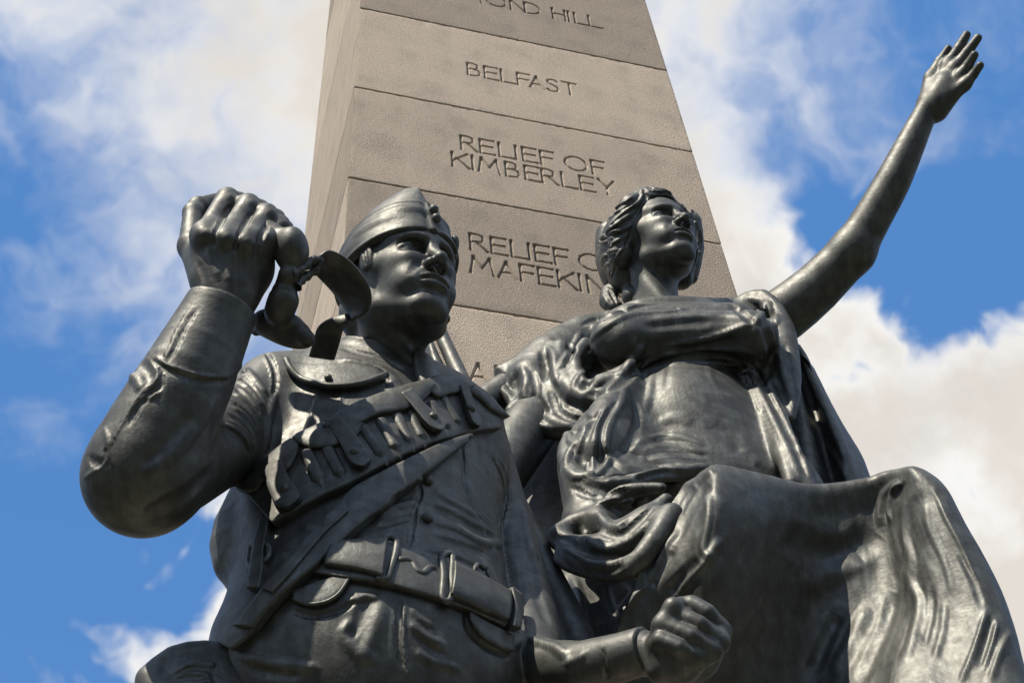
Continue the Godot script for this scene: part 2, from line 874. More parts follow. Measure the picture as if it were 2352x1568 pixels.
func tube_straight(pts: PackedVector3Array, rads: PackedFloat32Array, t: Vector3, sides: int) -> Array:
	var side := t.cross(Vector3.UP if absf(t.y) < 0.9 else Vector3.RIGHT).normalized()
	var up := side.cross(t)
	var v := PackedVector3Array()
	for i in pts.size():
		for j in sides:
			var an := TAU * j / sides
			v.append(pts[i] + (side * cos(an) + up * sin(an)) * rads[i])
	var m := grid_arrays(v, pts.size(), sides, true, false, true)
	var nn: PackedVector3Array = m[1]
	var out := 0.0
	for i in range(0, v.size()):
		out += nn[i].dot(v[i] - pts[i / sides])
	if out < 0.0:
		m = grid_arrays(v, pts.size(), sides, true, true, true)
	return m
# ---------------------------------------------------------------- materials
func noise_tex(size: int, freq: float, octaves: int, seed_: int, ramp: Gradient = null, normal := false, strength := 4.0) -> ImageTexture:
	var fn := FastNoiseLite.new()
	fn.noise_type = FastNoiseLite.TYPE_SIMPLEX_SMOOTH
	fn.seed = seed_
	fn.frequency = freq
	fn.fractal_octaves = octaves
	fn.fractal_gain = 0.55
	var im := fn.get_seamless_image(size, size, false, false, 0.15, true)
	if normal:
		im.convert(Image.FORMAT_RGBA8)
		im.bump_map_to_normal_map(strength)
	elif ramp:
		var out := Image.create(size, size, false, Image.FORMAT_RGB8)
		for y in size:
			for x in size:
				out.set_pixel(x, y, ramp.sample(im.get_pixel(x, y).r))
		im = out
	return ImageTexture.create_from_image(im)

# runs of rain and wear: noise drawn out downwards
func streak_tex(size: int, seed_: int, cols: Array) -> ImageTexture:
	var fn := FastNoiseLite.new()
	fn.noise_type = FastNoiseLite.TYPE_SIMPLEX_SMOOTH
	fn.seed = seed_
	fn.frequency = 0.05
	fn.fractal_octaves = 4
	var im := fn.get_seamless_image(size, size / 8, false, false, 0.15, true)
	im.resize(size, size, Image.INTERPOLATE_CUBIC)
	var g := ramp([0.15, 0.45, 0.75], cols)
	var out := Image.create(size, size, false, Image.FORMAT_RGB8)
	for y in size:
		for x in size:
			out.set_pixel(x, y, g.sample(im.get_pixel(x, y).r))
	return ImageTexture.create_from_image(out)

func ramp(offs: Array, cols: Array) -> Gradient:
	var g := Gradient.new()
	g.offsets = PackedFloat32Array(offs)
	g.colors = PackedColorArray(cols)
	return g

func grey(x: float) -> Color:
	return Color(x, x, x)

func lin(r: float, g: float, b: float) -> Color:
	return Color(r, g, b).linear_to_srgb()

func make_materials() -> void:
	# bronze, dark brown-black patina under wax
	var m := StandardMaterial3D.new()
	m.albedo_texture = noise_tex(512, 0.014, 5, 11, ramp([0.0, 0.42, 0.6, 1.0], [lin(0.044, 0.045, 0.044), lin(0.072, 0.077, 0.076), lin(0.095, 0.104, 0.101), lin(0.160, 0.180, 0.173)]))
	m.detail_enabled = true
	m.detail_blend_mode = BaseMaterial3D.BLEND_MODE_MUL
	m.detail_albedo = streak_tex(512, 3, [lin(0.66, 0.64, 0.60), lin(0.86, 0.86, 0.84), lin(1, 1, 1)])
	m.metallic = 0.5
	m.metallic_specular = 0.7
	m.roughness = 1.0
	m.roughness_texture = noise_tex(512, 0.03, 4, 5, ramp([0.0, 1.0], [grey(0.45), grey(0.62)]))
	m.heightmap_enabled = true
	m.heightmap_texture = noise_tex(512, 0.06, 4, 77)
	m.heightmap_scale = 0.05
	m.uv1_triplanar = true
	m.uv1_world_triplanar = true
	m.uv1_scale = Vector3.ONE * 2.4
	M.bronze = m
	# granite, bush-hammered
	var rough := noise_tex(1024, 0.15, 4, 51)
	var stains := noise_tex(512, 0.007, 5, 91, ramp([0.0, 0.35, 0.6, 1.0], [lin(0.76, 0.76, 0.77), lin(0.92, 0.92, 0.92), lin(1, 1, 1), lin(1, 0.98, 0.95)]))
	for i in 3:
		var s := StandardMaterial3D.new()
		var t: float = [1.02, 0.93, 1.08][i]
		s.albedo_texture = noise_tex(512, 0.22, 4, 31 + i, ramp([0.0, 0.3, 0.5, 0.68, 1.0], [lin(0.12, 0.105, 0.088) * t, lin(0.36, 0.313, 0.263) * t, lin(0.475, 0.415, 0.35) * t, lin(0.56, 0.49, 0.42) * t, lin(0.76, 0.69, 0.60) * t]))
		s.detail_enabled = true
		s.detail_blend_mode = BaseMaterial3D.BLEND_MODE_MUL
		s.detail_albedo = stains
		s.roughness = 0.9
		s.metallic_specular = 0.3
		s.heightmap_enabled = true
		s.heightmap_texture = rough
		s.heightmap_scale = 0.7
		s.uv1_triplanar = true
		s.uv1_world_triplanar = true
		s.uv1_scale = Vector3.ONE * 1.1
		s.uv1_offset = Vector3(0.37 * i, 0.21 * i, 0.11 * i)
		M["granite%d" % i] = s
	var mo := StandardMaterial3D.new()
	mo.albedo_color = lin(0.12, 0.10, 0.085)
	mo.roughness = 1.0
	M.mortar = mo
	var lv := StandardMaterial3D.new()
	lv.albedo_texture = noise_tex(512, 0.05, 5, 61, ramp([0.0, 0.5, 1.0], [lin(0.012, 0.018, 0.008), lin(0.04, 0.055, 0.02), lin(0.09, 0.11, 0.045)]))
	lv.roughness = 0.9
	lv.uv1_triplanar = true
	lv.uv1_world_triplanar = true
	lv.uv1_scale = Vector3.ONE * 0.12
	M.added_leaves = lv  # dark foliage for the tree ring added out of view
	var pv := StandardMaterial3D.new()
	pv.albedo_texture = noise_tex(512, 0.02, 5, 8, ramp([0.0, 1.0], [lin(0.03, 0.035, 0.022), lin(0.075, 0.08, 0.055)]))
	pv.roughness = 0.95
	pv.uv1_triplanar = true
	pv.uv1_world_triplanar = true
	pv.uv1_scale = Vector3.ONE * 0.4
	M.paving = pv

# ---------------------------------------------------------------- sky
const COVER := [
	[0.60, 0.52, 0.70, 0.95, 1.0, 1.0, 1.0, 0.95, 0.80, 0.50, 0.32, 0.08, 0.00],
	[0.28, 0.40, 0.64, 0.90, 1.0, 1.0, 1.0, 0.9, 0.76, 0.42, 0.34, 0.04, 0.00],
	[0.04, 0.32, 0.62, 0.72, 0.9, 0.9, 0.9, 0.9, 0.76, 0.30, 0.28, 0.04, 0.14],
	[0.00, 0.28, 0.46, 0.52, 0.6, 0.6, 0.7, 0.8, 1.00, 0.92, 0.18, 0.00, 0.12],
	[0.00, 0.22, 0.34, 0.40, 0.5, 0.6, 0.7, 0.9, 1.0, 1.0, 0.66, 0.44, 0.72],
	[0.00, 0.06, 0.06, 0.30, 0.5, 0.6, 0.8, 1.0, 1.0, 1.0, 1.0, 1.0, 1.0],
	[0.00, 0.00, 0.28, 0.95, 0.9, 0.8, 0.9, 1.0, 1.0, 1.0, 1.0, 1.0, 1.0],
	[0.00, 0.00, 0.40, 1.00, 0.9, 0.9, 0.9, 1.0, 1.0, 1.0, 1.0, 1.0, 1.0],
	[0.00, 0.26, 0.30, 0.70, 0.9, 0.9, 0.9, 1.0, 1.0, 1.0, 1.0, 1.0, 1.0],
]

func cover_at(px: float, py: float) -> float:
	var gx := clampf(px / 196.0, 0.0, 11.999)
	var gy := clampf(py / 196.0, 0.0, 7.999)
	var x := int(gx)
	var y := int(gy)
	var u := smoothstep(0.0, 1.0, gx - x) * 0.5 + (gx - x) * 0.5
	var w := smoothstep(0.0, 1.0, gy - y) * 0.5 + (gy - y) * 0.5
	return lerpf(lerpf(COVER[y][x], COVER[y][x + 1], u), lerpf(COVER[y + 1][x], COVER[y + 1][x + 1], u), w)

func make_sky() -> Sky:
	var puff := FastNoiseLite.new()
	puff.seed = 4
	puff.noise_type = FastNoiseLite.TYPE_SIMPLEX_SMOOTH
	puff.frequency = 3.2
	puff.fractal_octaves = 6
	puff.fractal_gain = 0.52
	var tone := FastNoiseLite.new()
	tone.seed = 9
	tone.frequency = 2.0
	tone.fractal_octaves = 4
	var wisp := FastNoiseLite.new()
	wisp.seed = 21
	wisp.frequency = 2.6
	wisp.fractal_octaves = 5
	var shades := func(dir: Vector3, detail: bool) -> Color:
		var y := maxf(dir.y, -0.2)
		var blue := lin(0.085, 0.235, 0.56).lerp(lin(0.20, 0.38, 0.66), pow(1.0 - clampf(y, 0, 1), 3.0))
		var c := 0.45 + 0.3 * tone.get_noise_3d(dir.x * 0.7, dir.y * 0.7, dir.z * 0.7)
		var crisp := 0.5
		if dir.dot(cam_f) > 0.5:
			var q := to_px(EYE + dir)
			var out := maxf(maxf(-q.x, q.x - 2352.0), maxf(-q.y, q.y - 1568.0))
			var k := clampf(out / 500.0, 0.0, 1.0)
			c = lerpf(cover_at(q.x, q.y), c, smoothstep(0.0, 1.0, k))
			crisp = lerpf(clampf(maxf((q.x - 1500.0) / 300.0, 0.0) * clampf((q.y - 350.0) / 200.0, 0.0, 1.0) + clampf((q.y - 1050.0) / 150.0, 0.0, 1.0), 0.0, 1.0), 0.5, k)
		var bend := Vector3(tone.get_noise_3dv(dir * 6.0), tone.get_noise_3dv(dir * 6.0 + Vector3(7, 3, 1)), tone.get_noise_3dv(dir * 6.0 + Vector3(2, 9, 5)))
		var n := puff.get_noise_3dv(dir * 3.4 + bend * 0.10)
		# wisps drawn out along one direction of the wind
		var along := Vector3(0.35, 0.75, -0.55).normalized()
		var flat := dir - along * (dir.dot(along) * 0.72)
		var w := wisp.get_noise_3dv(flat * 5.0 + bend * 0.22)
		var a := c + lerpf(0.34 * w + 0.10 * n, 0.62 * n + 0.10 * w, crisp)
		var dens := smoothstep(lerpf(-0.05, 0.34, crisp), lerpf(1.02, 0.70, crisp), a)
		var thick := smoothstep(0.55, 1.15, a + 0.2 * tone.get_noise_3dv(dir * 5.0))
		var white := lin(0.90, 0.89, 0.87).lerp(lin(0.72, 0.665, 0.60), thick * 0.9)
		white = white.lerp(lin(0.56, 0.56, 0.57), clampf(0.55 * puff.get_noise_3dv(dir * 2.6 + Vector3.ONE), 0.0, 0.3))
		return (blue.srgb_to_linear().lerp(white.srgb_to_linear(), dens) * 0.90).linear_to_srgb()
	var small := Image.create(512, 256, false, Image.FORMAT_RGB8)
	for y in 256:
		for x in 512:
			var lon := (x + 0.5) / 512.0 * TAU
			var lat := PI * 0.5 - (y + 0.5) / 256.0 * PI
			var dir := Vector3(sin(lon) * cos(lat), sin(lat), -cos(lon) * cos(lat))
			small.set_pixel(x, y, shades.call(dir, false))
	small.resize(4096, 2048, Image.INTERPOLATE_CUBIC)
	for y in range(290, 720):
		var lat := PI * 0.5 - (y + 0.5) / 2048.0 * PI
		for x in range(-630, 610):
			var lon := (x + 0.5) / 4096.0 * TAU
			var dir := Vector3(sin(lon) * cos(lat), sin(lat), -cos(lon) * cos(lat))
			var q := to_px(EYE + dir)
			if q.x < -40 or q.x > 2392 or q.y < -40 or q.y > 1608:
				continue
			small.set_pixel(posmod(x, 4096), y, shades.call(dir, true))
	var sky := Sky.new()
	var pm := PanoramaSkyMaterial.new()
	pm.panorama = ImageTexture.create_from_image(small)
	sky.sky_material = pm
	return sky

func make_view() -> void:
	var cam := Camera3D.new()
	cam.name = "camera"
	cam.transform = Transform3D(Basis(cam_r, cam_u, -cam_f), EYE)
	cam.fov = rad_to_deg(2.0 * atan(784.0 / FOC))
	cam.near = 0.05
	cam.far = 4000.0
	add_child(cam)
	cam.current = true
	var we := WorldEnvironment.new()
	var e := Environment.new()
	e.background_mode = Environment.BG_SKY
	e.sky = make_sky()
	e.tonemap_mode = Environment.TONE_MAPPER_LINEAR
	e.tonemap_exposure = 1.18
	e.sdfgi_enabled = true
	e.ssao_enabled = true
	e.ssil_enabled = true
	we.environment = e
	add_child(we)
	var sun := DirectionalLight3D.new()
	sun.name = "sun"
	sun.light_energy = 1.6
	sun.light_color = Color(1.0, 0.95, 0.87)
	sun.light_angular_distance = 0.5
	sun.shadow_enabled = true
	add_child(sun)
	var el := deg_to_rad(56.0)
	var az := deg_to_rad(37.0)       # to the left of the eye's own heading, behind the eye
	var towards := Vector3(-sin(az) * cos(el), sin(el), cos(az) * cos(el))
	sun.look_at_from_position(towards * 10.0, Vector3.ZERO, Vector3.UP)

# ---------------------------------------------------------------- obelisk
const OB_X := -0.1049456
const OB_Z := -5.0232709
const OB_TURN := 0.3299762
const OB_TAPER := 0.0250385

# letters as strokes in a box of height 1: each stroke is a list of points
func letter(ch: String) -> Array:
	match ch:
		"A": return [[0.0, 0, 0.34, 1], [0.34, 1, 0.68, 0], [0.13, 0.33, 0.55, 0.33]]
		"B": return [[0, 0, 0, 1], [0, 1, 0.26, 1, 0.42, 0.92, 0.46, 0.77, 0.40, 0.62, 0.26, 0.54, 0, 0.54], [0.26, 0.54, 0.48, 0.46, 0.55, 0.28, 0.48, 0.08, 0.28, 0, 0, 0]]
		"D": return [[0, 0, 0, 1], [0, 1, 0.3, 1, 0.56, 0.88, 0.70, 0.66, 0.72, 0.5, 0.70, 0.34, 0.56, 0.12, 0.3, 0, 0, 0]]
		"E": return [[0, 0, 0, 1], [0, 1, 0.56, 1], [0, 0.53, 0.50, 0.53], [0, 0, 0.58, 0]]
		"F": return [[0, 0, 0, 1], [0, 1, 0.54, 1], [0, 0.53, 0.46, 0.53]]
		"G": return [[0.82, 0.82, 0.66, 0.97, 0.46, 1.0, 0.22, 0.92, 0.05, 0.7, 0.0, 0.5, 0.05, 0.28, 0.22, 0.07, 0.46, 0.0, 0.68, 0.04, 0.82, 0.18, 0.82, 0.42], [0.55, 0.42, 0.82, 0.42]]
		"H": return [[0, 0, 0, 1], [0.62, 0, 0.62, 1], [0, 0.53, 0.62, 0.53]]
		"I": return [[0, 0, 0, 1]]
		"K": return [[0, 0, 0, 1], [0.62, 1, 0.02, 0.44], [0.2, 0.62, 0.68, 0]]
		"L": return [[0, 0, 0, 1], [0, 0, 0.60, 0]]
		"M": return [[0.0, 0, 0.14, 1], [0.14, 1, 0.45, 0.36], [0.45, 0.36, 0.76, 1], [0.76, 1, 0.90, 0]]
		"N": return [[0, 0, 0, 1], [0, 1, 0.70, 0], [0.70, 0, 0.70, 1]]
		"O": return [[0.48, 1, 0.27, 0.95, 0.08, 0.78, 0.0, 0.5, 0.08, 0.22, 0.27, 0.05, 0.48, 0, 0.69, 0.05, 0.88, 0.22, 0.96, 0.5, 0.88, 0.78, 0.69, 0.95, 0.48, 1]]
		"P": return [[0, 0, 0, 1], [0, 1, 0.28, 1, 0.46, 0.91, 0.51, 0.75, 0.46, 0.58, 0.28, 0.48, 0, 0.48]]
		"R": return [[0, 0, 0, 1], [0, 1, 0.30, 1, 0.47, 0.91, 0.51, 0.76, 0.46, 0.60, 0.30, 0.52, 0, 0.52], [0.24, 0.52, 0.64, 0]]
		"S": return [[0.50, 0.86, 0.40, 0.97, 0.25, 1.0, 0.09, 0.93, 0.04, 0.76, 0.12, 0.61, 0.30, 0.52, 0.47, 0.41, 0.52, 0.25, 0.44, 0.07, 0.26, 0.0, 0.10, 0.03, 0.0, 0.14]]
		"T": return [[0, 1, 0.62, 1], [0.31, 0, 0.31, 1]]
		"Y": return [[0, 1, 0.32, 0.5], [0.64, 1, 0.32, 0.5], [0.32, 0.5, 0.32, 0]]
	return []

# [height of the baseline above the eye, left edge of each letter in metres from the middle of the face]
func lines_of(course: int) -> Array:
	match course:
		0: return [[7.20, "DIAMOND HILL", [-0.50, -0.402, -0.375, -0.280, -0.151, -0.017, 0.064, 0, 0.219, 0.309, 0.344, 0.425]]]
		1: return [[6.442, "BELFAST", [-0.288, -0.201, -0.115, -0.031, 0.029, 0.120, 0.205]]]
		2: return [[5.772, "RELIEF OF", [-0.350, -0.259, -0.168, -0.088, -0.054, 0.033, 0, 0.149, 0.284]], [5.622, "KIMBERLEY", [-0.398, -0.303, -0.276, -0.146, -0.054, 0.027, 0.123, 0.212, 0.303]]]
		3: return [[5.024, "RELIEF OF", [-0.342, -0.249, -0.160, -0.082, -0.054, 0.033, 0, 0.142, 0.277]], [4.868, "MAFEKING", [-0.350, -0.230, -0.131, -0.051, 0.035, 0.131, 0.166, 0.275]]]
		4: return [[4.19, "PAARDEBERG", [-0.56, -0.475, -0.387, -0.277, -0.182, -0.075, 0.012, 0.10, 0.185, 0.28]]]
	return []

var near_cuts := []
var cuts := []            # the carved strokes of the stone at hand: [a, b, half width at a, at b]

func carve_depth(x: float, y: float) -> float:
	var p := Vector2(x, y)
	var best := 0.0
	for c: Array in near_cuts:
		var a: Vector2 = c[0]
		var b: Vector2 = c[1]
		var ba := b - a
		var pa := p - a
		var h := clampf(pa.dot(ba) / maxf(ba.length_squared(), 1e-9), 0.0, 1.0)
		var d := (pa - ba * h).length()
		var w: float = c[2] + (absf(h - 0.5) * 2.0) ** 3 * c[3]
		if d < w:
			best = maxf(best, minf(0.015, (w - d) * 3.0))
	return best

func ob_point(face: int, x: float, y: float, out: float) -> Vector3:
	# x along the face in metres, y above the eye, out: proud of the face
	var h := 1.0 - OB_TAPER * y
	var an := OB_TURN - face * PI * 0.5
	var lx := x
	var lz := h + out
	return EYE + Vector3(OB_X + cos(an) * lx + sin(an) * lz, y, OB_Z - sin(an) * lx + cos(an) * lz)

func stone(parent: Node3D, face: int, y0: float, y1: float, texts: Array, mat: Material, fine: bool) -> void:
	var g := 0.0016
	var a0 := y0 + g
	var a1 := y1 - g
	var xs := []
	var ys := []
	cuts = []
	var bx0 := 9.0
	var bx1 := -9.0
	var by0 := 99.0
	var by1 := -99.0
	for l: Array in texts:
		var word: String = l[1]
		for i in word.length():
			for s: Array in letter(word[i]):
				var n := s.size() / 2
				for k in n - 1:
					var a := Vector2(l[2][i] + s[2 * k] * 0.113 + 0.008, l[0] + s[2 * k + 1] * 0.113)
					var b := Vector2(l[2][i] + s[2 * k + 2] * 0.113 + 0.008, l[0] + s[2 * k + 3] * 0.113)
					cuts.append([a, b, 0.0064, 0.0024 if n == 2 else 0.0])
					bx0 = minf(bx0, minf(a.x, b.x) - 0.02)
					bx1 = maxf(bx1, maxf(a.x, b.x) + 0.02)
					by0 = minf(by0, minf(a.y, b.y) - 0.02)
					by1 = maxf(by1, maxf(a.y, b.y) + 0.02)
	var hm := 1.0 - OB_TAPER * (y0 + y1) * 0.5
	# columns as shares of the half width so that they follow the taper
	var cell := 0.0028
	if texts.is_empty():
		var n := 70 if fine else 8
		for i in n + 1:
			xs.append(-1.0 + 2.0 * i / n)
		ys = [a0, a0 + 0.003, a0 + 0.010]
		var m := 12 if fine else 2
		for i in range(1, m):
			ys.append(lerpf(a0 + 0.010, a1 - 0.010, float(i) / m))
		ys.append_array([a1 - 0.010, a1 - 0.003, a1])
	else:
		var x := -1.0
		while x < bx0 / hm - 0.02:
			xs.append(x)
			x += 0.028
		var nf := int((bx1 - bx0) / cell)
		for i in nf + 1:
			xs.append((bx0 + (bx1 - bx0) * i / nf) / hm)
		x = bx1 / hm + 0.028
		while x < 0.985:
			xs.append(x)
			x += 0.028
		xs.append(1.0)
		ys = [a0, a0 + 0.003, a0 + 0.010]
		x = a0 + 0.05
		while x < by0 - 0.02:
			ys.append(x)
			x += 0.05
		nf = int((by1 - by0) / cell)
		for i in nf + 1:
			ys.append(by0 + (by1 - by0) * i / nf)
		x = by1 + 0.05
		while x < a1 - 0.03:
			ys.append(x)
			x += 0.05
		ys.append_array([a1 - 0.010, a1 - 0.003, a1])
	xs.insert(1, -0.996)
	xs.insert(xs.size() - 1, 0.996)
	var nx := xs.size()
	var ny := ys.size()
	var wear := FastNoiseLite.new()
	wear.seed = face * 31 + int(y0 * 10.0)
	wear.frequency = 18.0
	var pv := PackedVector3Array()
	var by_col := []
	for i in nx:
		var l := []
		for c: Array in cuts:
			if xs[i] * hm > minf(c[0].x, c[1].x) - 0.02 and xs[i] * hm < maxf(c[0].x, c[1].x) + 0.02:
				l.append(c)
		by_col.append(l)
	for j in ny:
		for i in nx:
			near_cuts = by_col[i]
			var y: float = ys[j]
			var h := 1.0 - OB_TAPER * y
			var xx: float = xs[i] * h
			var out := 0.0
			if j == 0 or j == ny - 1:
				out = -0.022
			elif j == 1 or j == ny - 2:
				out = -0.0015 - maxf(0.0, wear.get_noise_2d(xx, y)) * 0.005
				y += (1.0 if j == 1 else -1.0) * maxf(0.0, wear.get_noise_2d(xx * 1.7 + 5.0, y)) * 0.003
			elif j == 2 or j == ny - 3:
				out = -maxf(0.0, wear.get_noise_2d(xx, y) - 0.35) * 0.012
			if i == 0 or i == nx - 1:
				var chip := maxf(0.0, wear.get_noise_2d(3.0, y * 2.0)) * 0.006
				out -= 0.003 + chip
				xx -= signf(xx) * (0.003 + chip)
			elif bx0 < xx and xx < bx1 and by0 < y and y < by1:
				out -= carve_depth(xx, y)
			pv.append(ob_point(face, xx, y, out))
	# the carved field is a sub-part; the rest is the stone
	var fi := PackedInt32Array()
	var ci := PackedInt32Array()
	for j in ny - 1:
		for i in nx - 1:
			var xm: float = (xs[i] + xs[i + 1]) * 0.5 * hm
			var ym: float = (ys[j] + ys[j + 1]) * 0.5
			var p := j * nx + i
			var quad := PackedInt32Array([p, p + nx, p + nx + 1, p, p + nx + 1, p + 1])
			if bx0 < xm and xm < bx1 and by0 < ym and ym < by1:
				ci.append_array(quad)
			else:
				fi.append_array(quad)
	var all := fi.duplicate()
	all.append_array(ci)
	var nn := smooth_normals(pv, all)
	var block := put("stone_block", compact(pv, nn, fi), mat, parent)
	if not texts.is_empty():
		var words := PackedStringArray()
		for l: Array in texts:
			words.append(l[1])
		put("inscription", compact(pv, nn, ci), mat, block, "carved words " + " ".join(words))

func compact(v: PackedVector3Array, n: PackedVector3Array, idx: PackedInt32Array) -> ArrayMesh:
	var at := {}
	var vv := PackedVector3Array()
	var nn := PackedVector3Array()
	var ii := PackedInt32Array()
	for i in idx:
		if not at.has(i):
			at[i] = vv.size()
			vv.append(v[i])
			nn.append(n[i])
		ii.append(at[i])
	return array_mesh(vv, nn, ii)

func quad_box(c: Array) -> ArrayMesh:      # eight corners: bottom ring then top ring
	var st := SurfaceTool.new()
	st.begin(Mesh.PRIMITIVE_TRIANGLES)
	st.set_smooth_group(-1)
	for f: Array in [[0, 1, 5, 4], [1, 2, 6, 5], [2, 3, 7, 6], [3, 0, 4, 7], [4, 5, 6, 7], [3, 2, 1, 0]]:
		for k: int in [0, 2, 1, 0, 3, 2]:
			st.add_vertex(c[f[k]])
	st.generate_normals()
	return st.commit()

func make_obelisk() -> void:
	var t := thing("obelisk", EYE + Vector3(OB_X, -1.6, OB_Z), "tall tapering granite obelisk carved with place names behind the bronze statues", "obelisk")
	var c := []
	for y: float in [-1.3, 20.0]:
		for k: Array in [[-1, 1], [1, 1], [1, -1], [-1, -1]]:
			var h := 1.0 - OB_TAPER * y - 0.02
			c.append(EYE + Vector3(OB_X + cos(OB_TURN) * k[0] * h + sin(OB_TURN) * k[1] * h, y, OB_Z - sin(OB_TURN) * k[0] * h + cos(OB_TURN) * k[1] * h))
	put("mortar_core", quad_box(c), M.mortar, t)
	var joints := [-1.3, -0.55, 0.2, 0.95, 1.7, 2.42, 3.15, 3.88, 4.635, 5.388, 6.127, 6.883, 7.639, 8.39, 9.14, 9.89, 10.64, 11.4, 12.9, 14.4, 15.9, 17.4, 18.9]
	for i in joints.size() - 1:
		var texts := []
		var fine: bool = joints[i] > 2.0 and joints[i] < 9.0
		if joints[i] > 3.8 and joints[i] < 7.6:
			texts = lines_of(4 - (i - 7))
		stone(t, 0, joints[i], joints[i + 1], texts, M["granite%d" % [0, 2, 1][i % 3]], fine)
	var side := [-1.3, 0.2, 1.7, 3.15, 4.635, 5.388, 6.127, 7.62, 9.14, 10.64, 12.2, 13.9, 15.6, 17.3, 18.9]
	for i in side.size() - 1:
		for f: int in [1, 2, 3]:
			stone(t, f, side[i], side[i + 1], [], M["granite%d" % [1, 0, 2][(i + f) % 3]], f == 1 and side[i] > 3.0 and side[i] < 10.0)
	var tip := quad_box([ob_point(0, -0.52, 18.9, 0), ob_point(0, 0.52, 18.9, 0), ob_point(2, -0.52, 18.9, 0), ob_point(2, 0.52, 18.9, 0), EYE + Vector3(OB_X - 0.01, 19.8, OB_Z + 0.01), EYE + Vector3(OB_X + 0.01, 19.8, OB_Z + 0.01), EYE + Vector3(OB_X + 0.01, 19.8, OB_Z - 0.01), EYE + Vector3(OB_X - 0.01, 19.8, OB_Z - 0.01)])
	put("capstone", tip, M.granite0, t)

func make_ground() -> void:
	var st := SurfaceTool.new()
	st.begin(Mesh.PRIMITIVE_TRIANGLES)
	for p: Vector3 in [Vector3(-600, 0, -600), Vector3(600, 0, -600), Vector3(600, 0, 600), Vector3(-600, 0, -600), Vector3(600, 0, 600), Vector3(-600, 0, 600)]:
		st.set_normal(Vector3.UP)
		st.add_vertex(p)
	var g := put("ground", st.commit(), M.paving, self)
	g.set_meta("kind", "structure")

func make_added_treeline() -> void:
	# unseen ring of trees, added to darken the horizon that the bronze reflects
	var fn := FastNoiseLite.new()
	fn.seed = 12
	fn.frequency = 0.09
	fn.fractal_octaves = 4
	var v := PackedVector3Array()
	var n := 360
	var rows := 16
	for j in rows:
		var u := float(j) / (rows - 1)
		for i in n:
			var an := TAU * i / n
			var d := Vector3(sin(an), 0, cos(an))
			var top := 13.0 + 6.0 * fn.get_noise_2d(d.x * 60.0, d.z * 60.0)
			var out := 2.5 * sin(u * PI) + 2.2 * fn.get_noise_3d(d.x * 70.0, u * 26.0, d.z * 70.0)
			v.append(Vector3(0, 0, -3) + d * (46.0 - out) + Vector3.UP * (top * u))
	var m := grid_arrays(v, rows, n, true, false, true)
	var o := put("added_treeline", to_mesh(m), M.added_leaves, self)
	tag(o, "dark green ring of trees added out of view to darken the horizon", "trees")
	o.set_meta("kind", "stuff")

func bevel_box(lo: Vector3, hi: Vector3, b: float) -> ArrayMesh:
	# a block with chamfered edges
	var st := SurfaceTool.new()
	st.begin(Mesh.PRIMITIVE_TRIANGLES)
	st.set_smooth_group(-1)
	var c := (lo + hi) * 0.5
	var h := (hi - lo) * 0.5
	var quad := func(p: Array) -> void:
		var n: Vector3 = (p[2] - p[0]).cross(p[1] - p[0])
		var o: Vector3 = p[0] + p[2]
		var order := [0, 1, 2, 0, 2, 3] if n.dot(o) > 0.0 else [0, 2, 1, 0, 3, 2]
		for k: int in order:
			st.add_vertex(c + p[k])
	for ax in 3:
		var u := (ax + 1) % 3
		var w := (ax + 2) % 3
		for s: float in [-1.0, 1.0]:
			var f := []
			for k: Array in [[-1, -1], [1, -1], [1, 1], [-1, 1]]:
				var p := Vector3.ZERO
				p[ax] = s * h[ax]
				p[u] = k[0] * (h[u] - b)
				p[w] = k[1] * (h[w] - b)
				f.append(p)
			quad.call(f)
			for s2: float in [-1.0, 1.0]:
				var e := []
				for k: Array in [[0, -1], [0, 1], [1, 1], [1, -1]]:
					var p := Vector3.ZERO
					p[ax] = s * (h[ax] - (b if k[0] == 1 else 0.0))
					p[u] = s2 * (h[u] - (0.0 if k[0] == 1 else b))
					p[w] = k[1] * (h[w] - b)
					e.append(p)
				quad.call(e)
	for sx: float in [-1.0, 1.0]:
		for sy: float in [-1.0, 1.0]:
			for sz: float in [-1.0, 1.0]:
				var a := Vector3(sx * h.x, sy * (h.y - b), sz * (h.z - b))
				var d := Vector3(sx * (h.x - b), sy * h.y, sz * (h.z - b))
				var e := Vector3(sx * (h.x - b), sy * (h.y - b), sz * h.z)
				var tri := [a, d, e] if (d - a).cross(e - a).dot(a) < 0.0 else [a, e, d]
				for p: Vector3 in tri:
					st.add_vertex(c + p)
	st.generate_normals()
	return st.commit()

func make_plinth() -> void:
	var t := thing("plinth", Vector3(0.1, 0, -3.2), "stepped granite plinth under the bronze statues and the obelisk", "plinth")
	put("stone_block", bevel_box(Vector3(-2.0, 0.004, -7.4), Vector3(2.2, 0.62, -2.0), 0.02), M.granite1, t)
	put("stone_block", bevel_box(Vector3(-1.5, 0.624, -6.9), Vector3(1.75, 1.25, -2.2), 0.02), M.granite0, t)
	put("stone_block", bevel_box(Vector3(-0.6, 1.254, -4.0), Vector3(1.3, 1.88, -2.35), 0.02), M.granite2, t)
# ---------------------------------------------------------------- heads
# local frame: x to the viewer's right when the face looks at +z, y up, chin -0.5, crown +0.5
func head_frame(at: Vector3, size: float, yaw: float, pitch: float, roll: float) -> Transform3D:
	var fw := Vector3(sin(yaw) * cos(pitch), sin(pitch), cos(yaw) * cos(pitch))
	var rt := Vector3(cos(yaw), 0, -sin(yaw))
	var up := fw.cross(rt)
	var x := rt * cos(roll) + up * sin(roll)
	var y := up * cos(roll) - rt * sin(roll)
	return Transform3D(Basis(x, y, fw) * Basis.from_scale(Vector3.ONE * size), at)

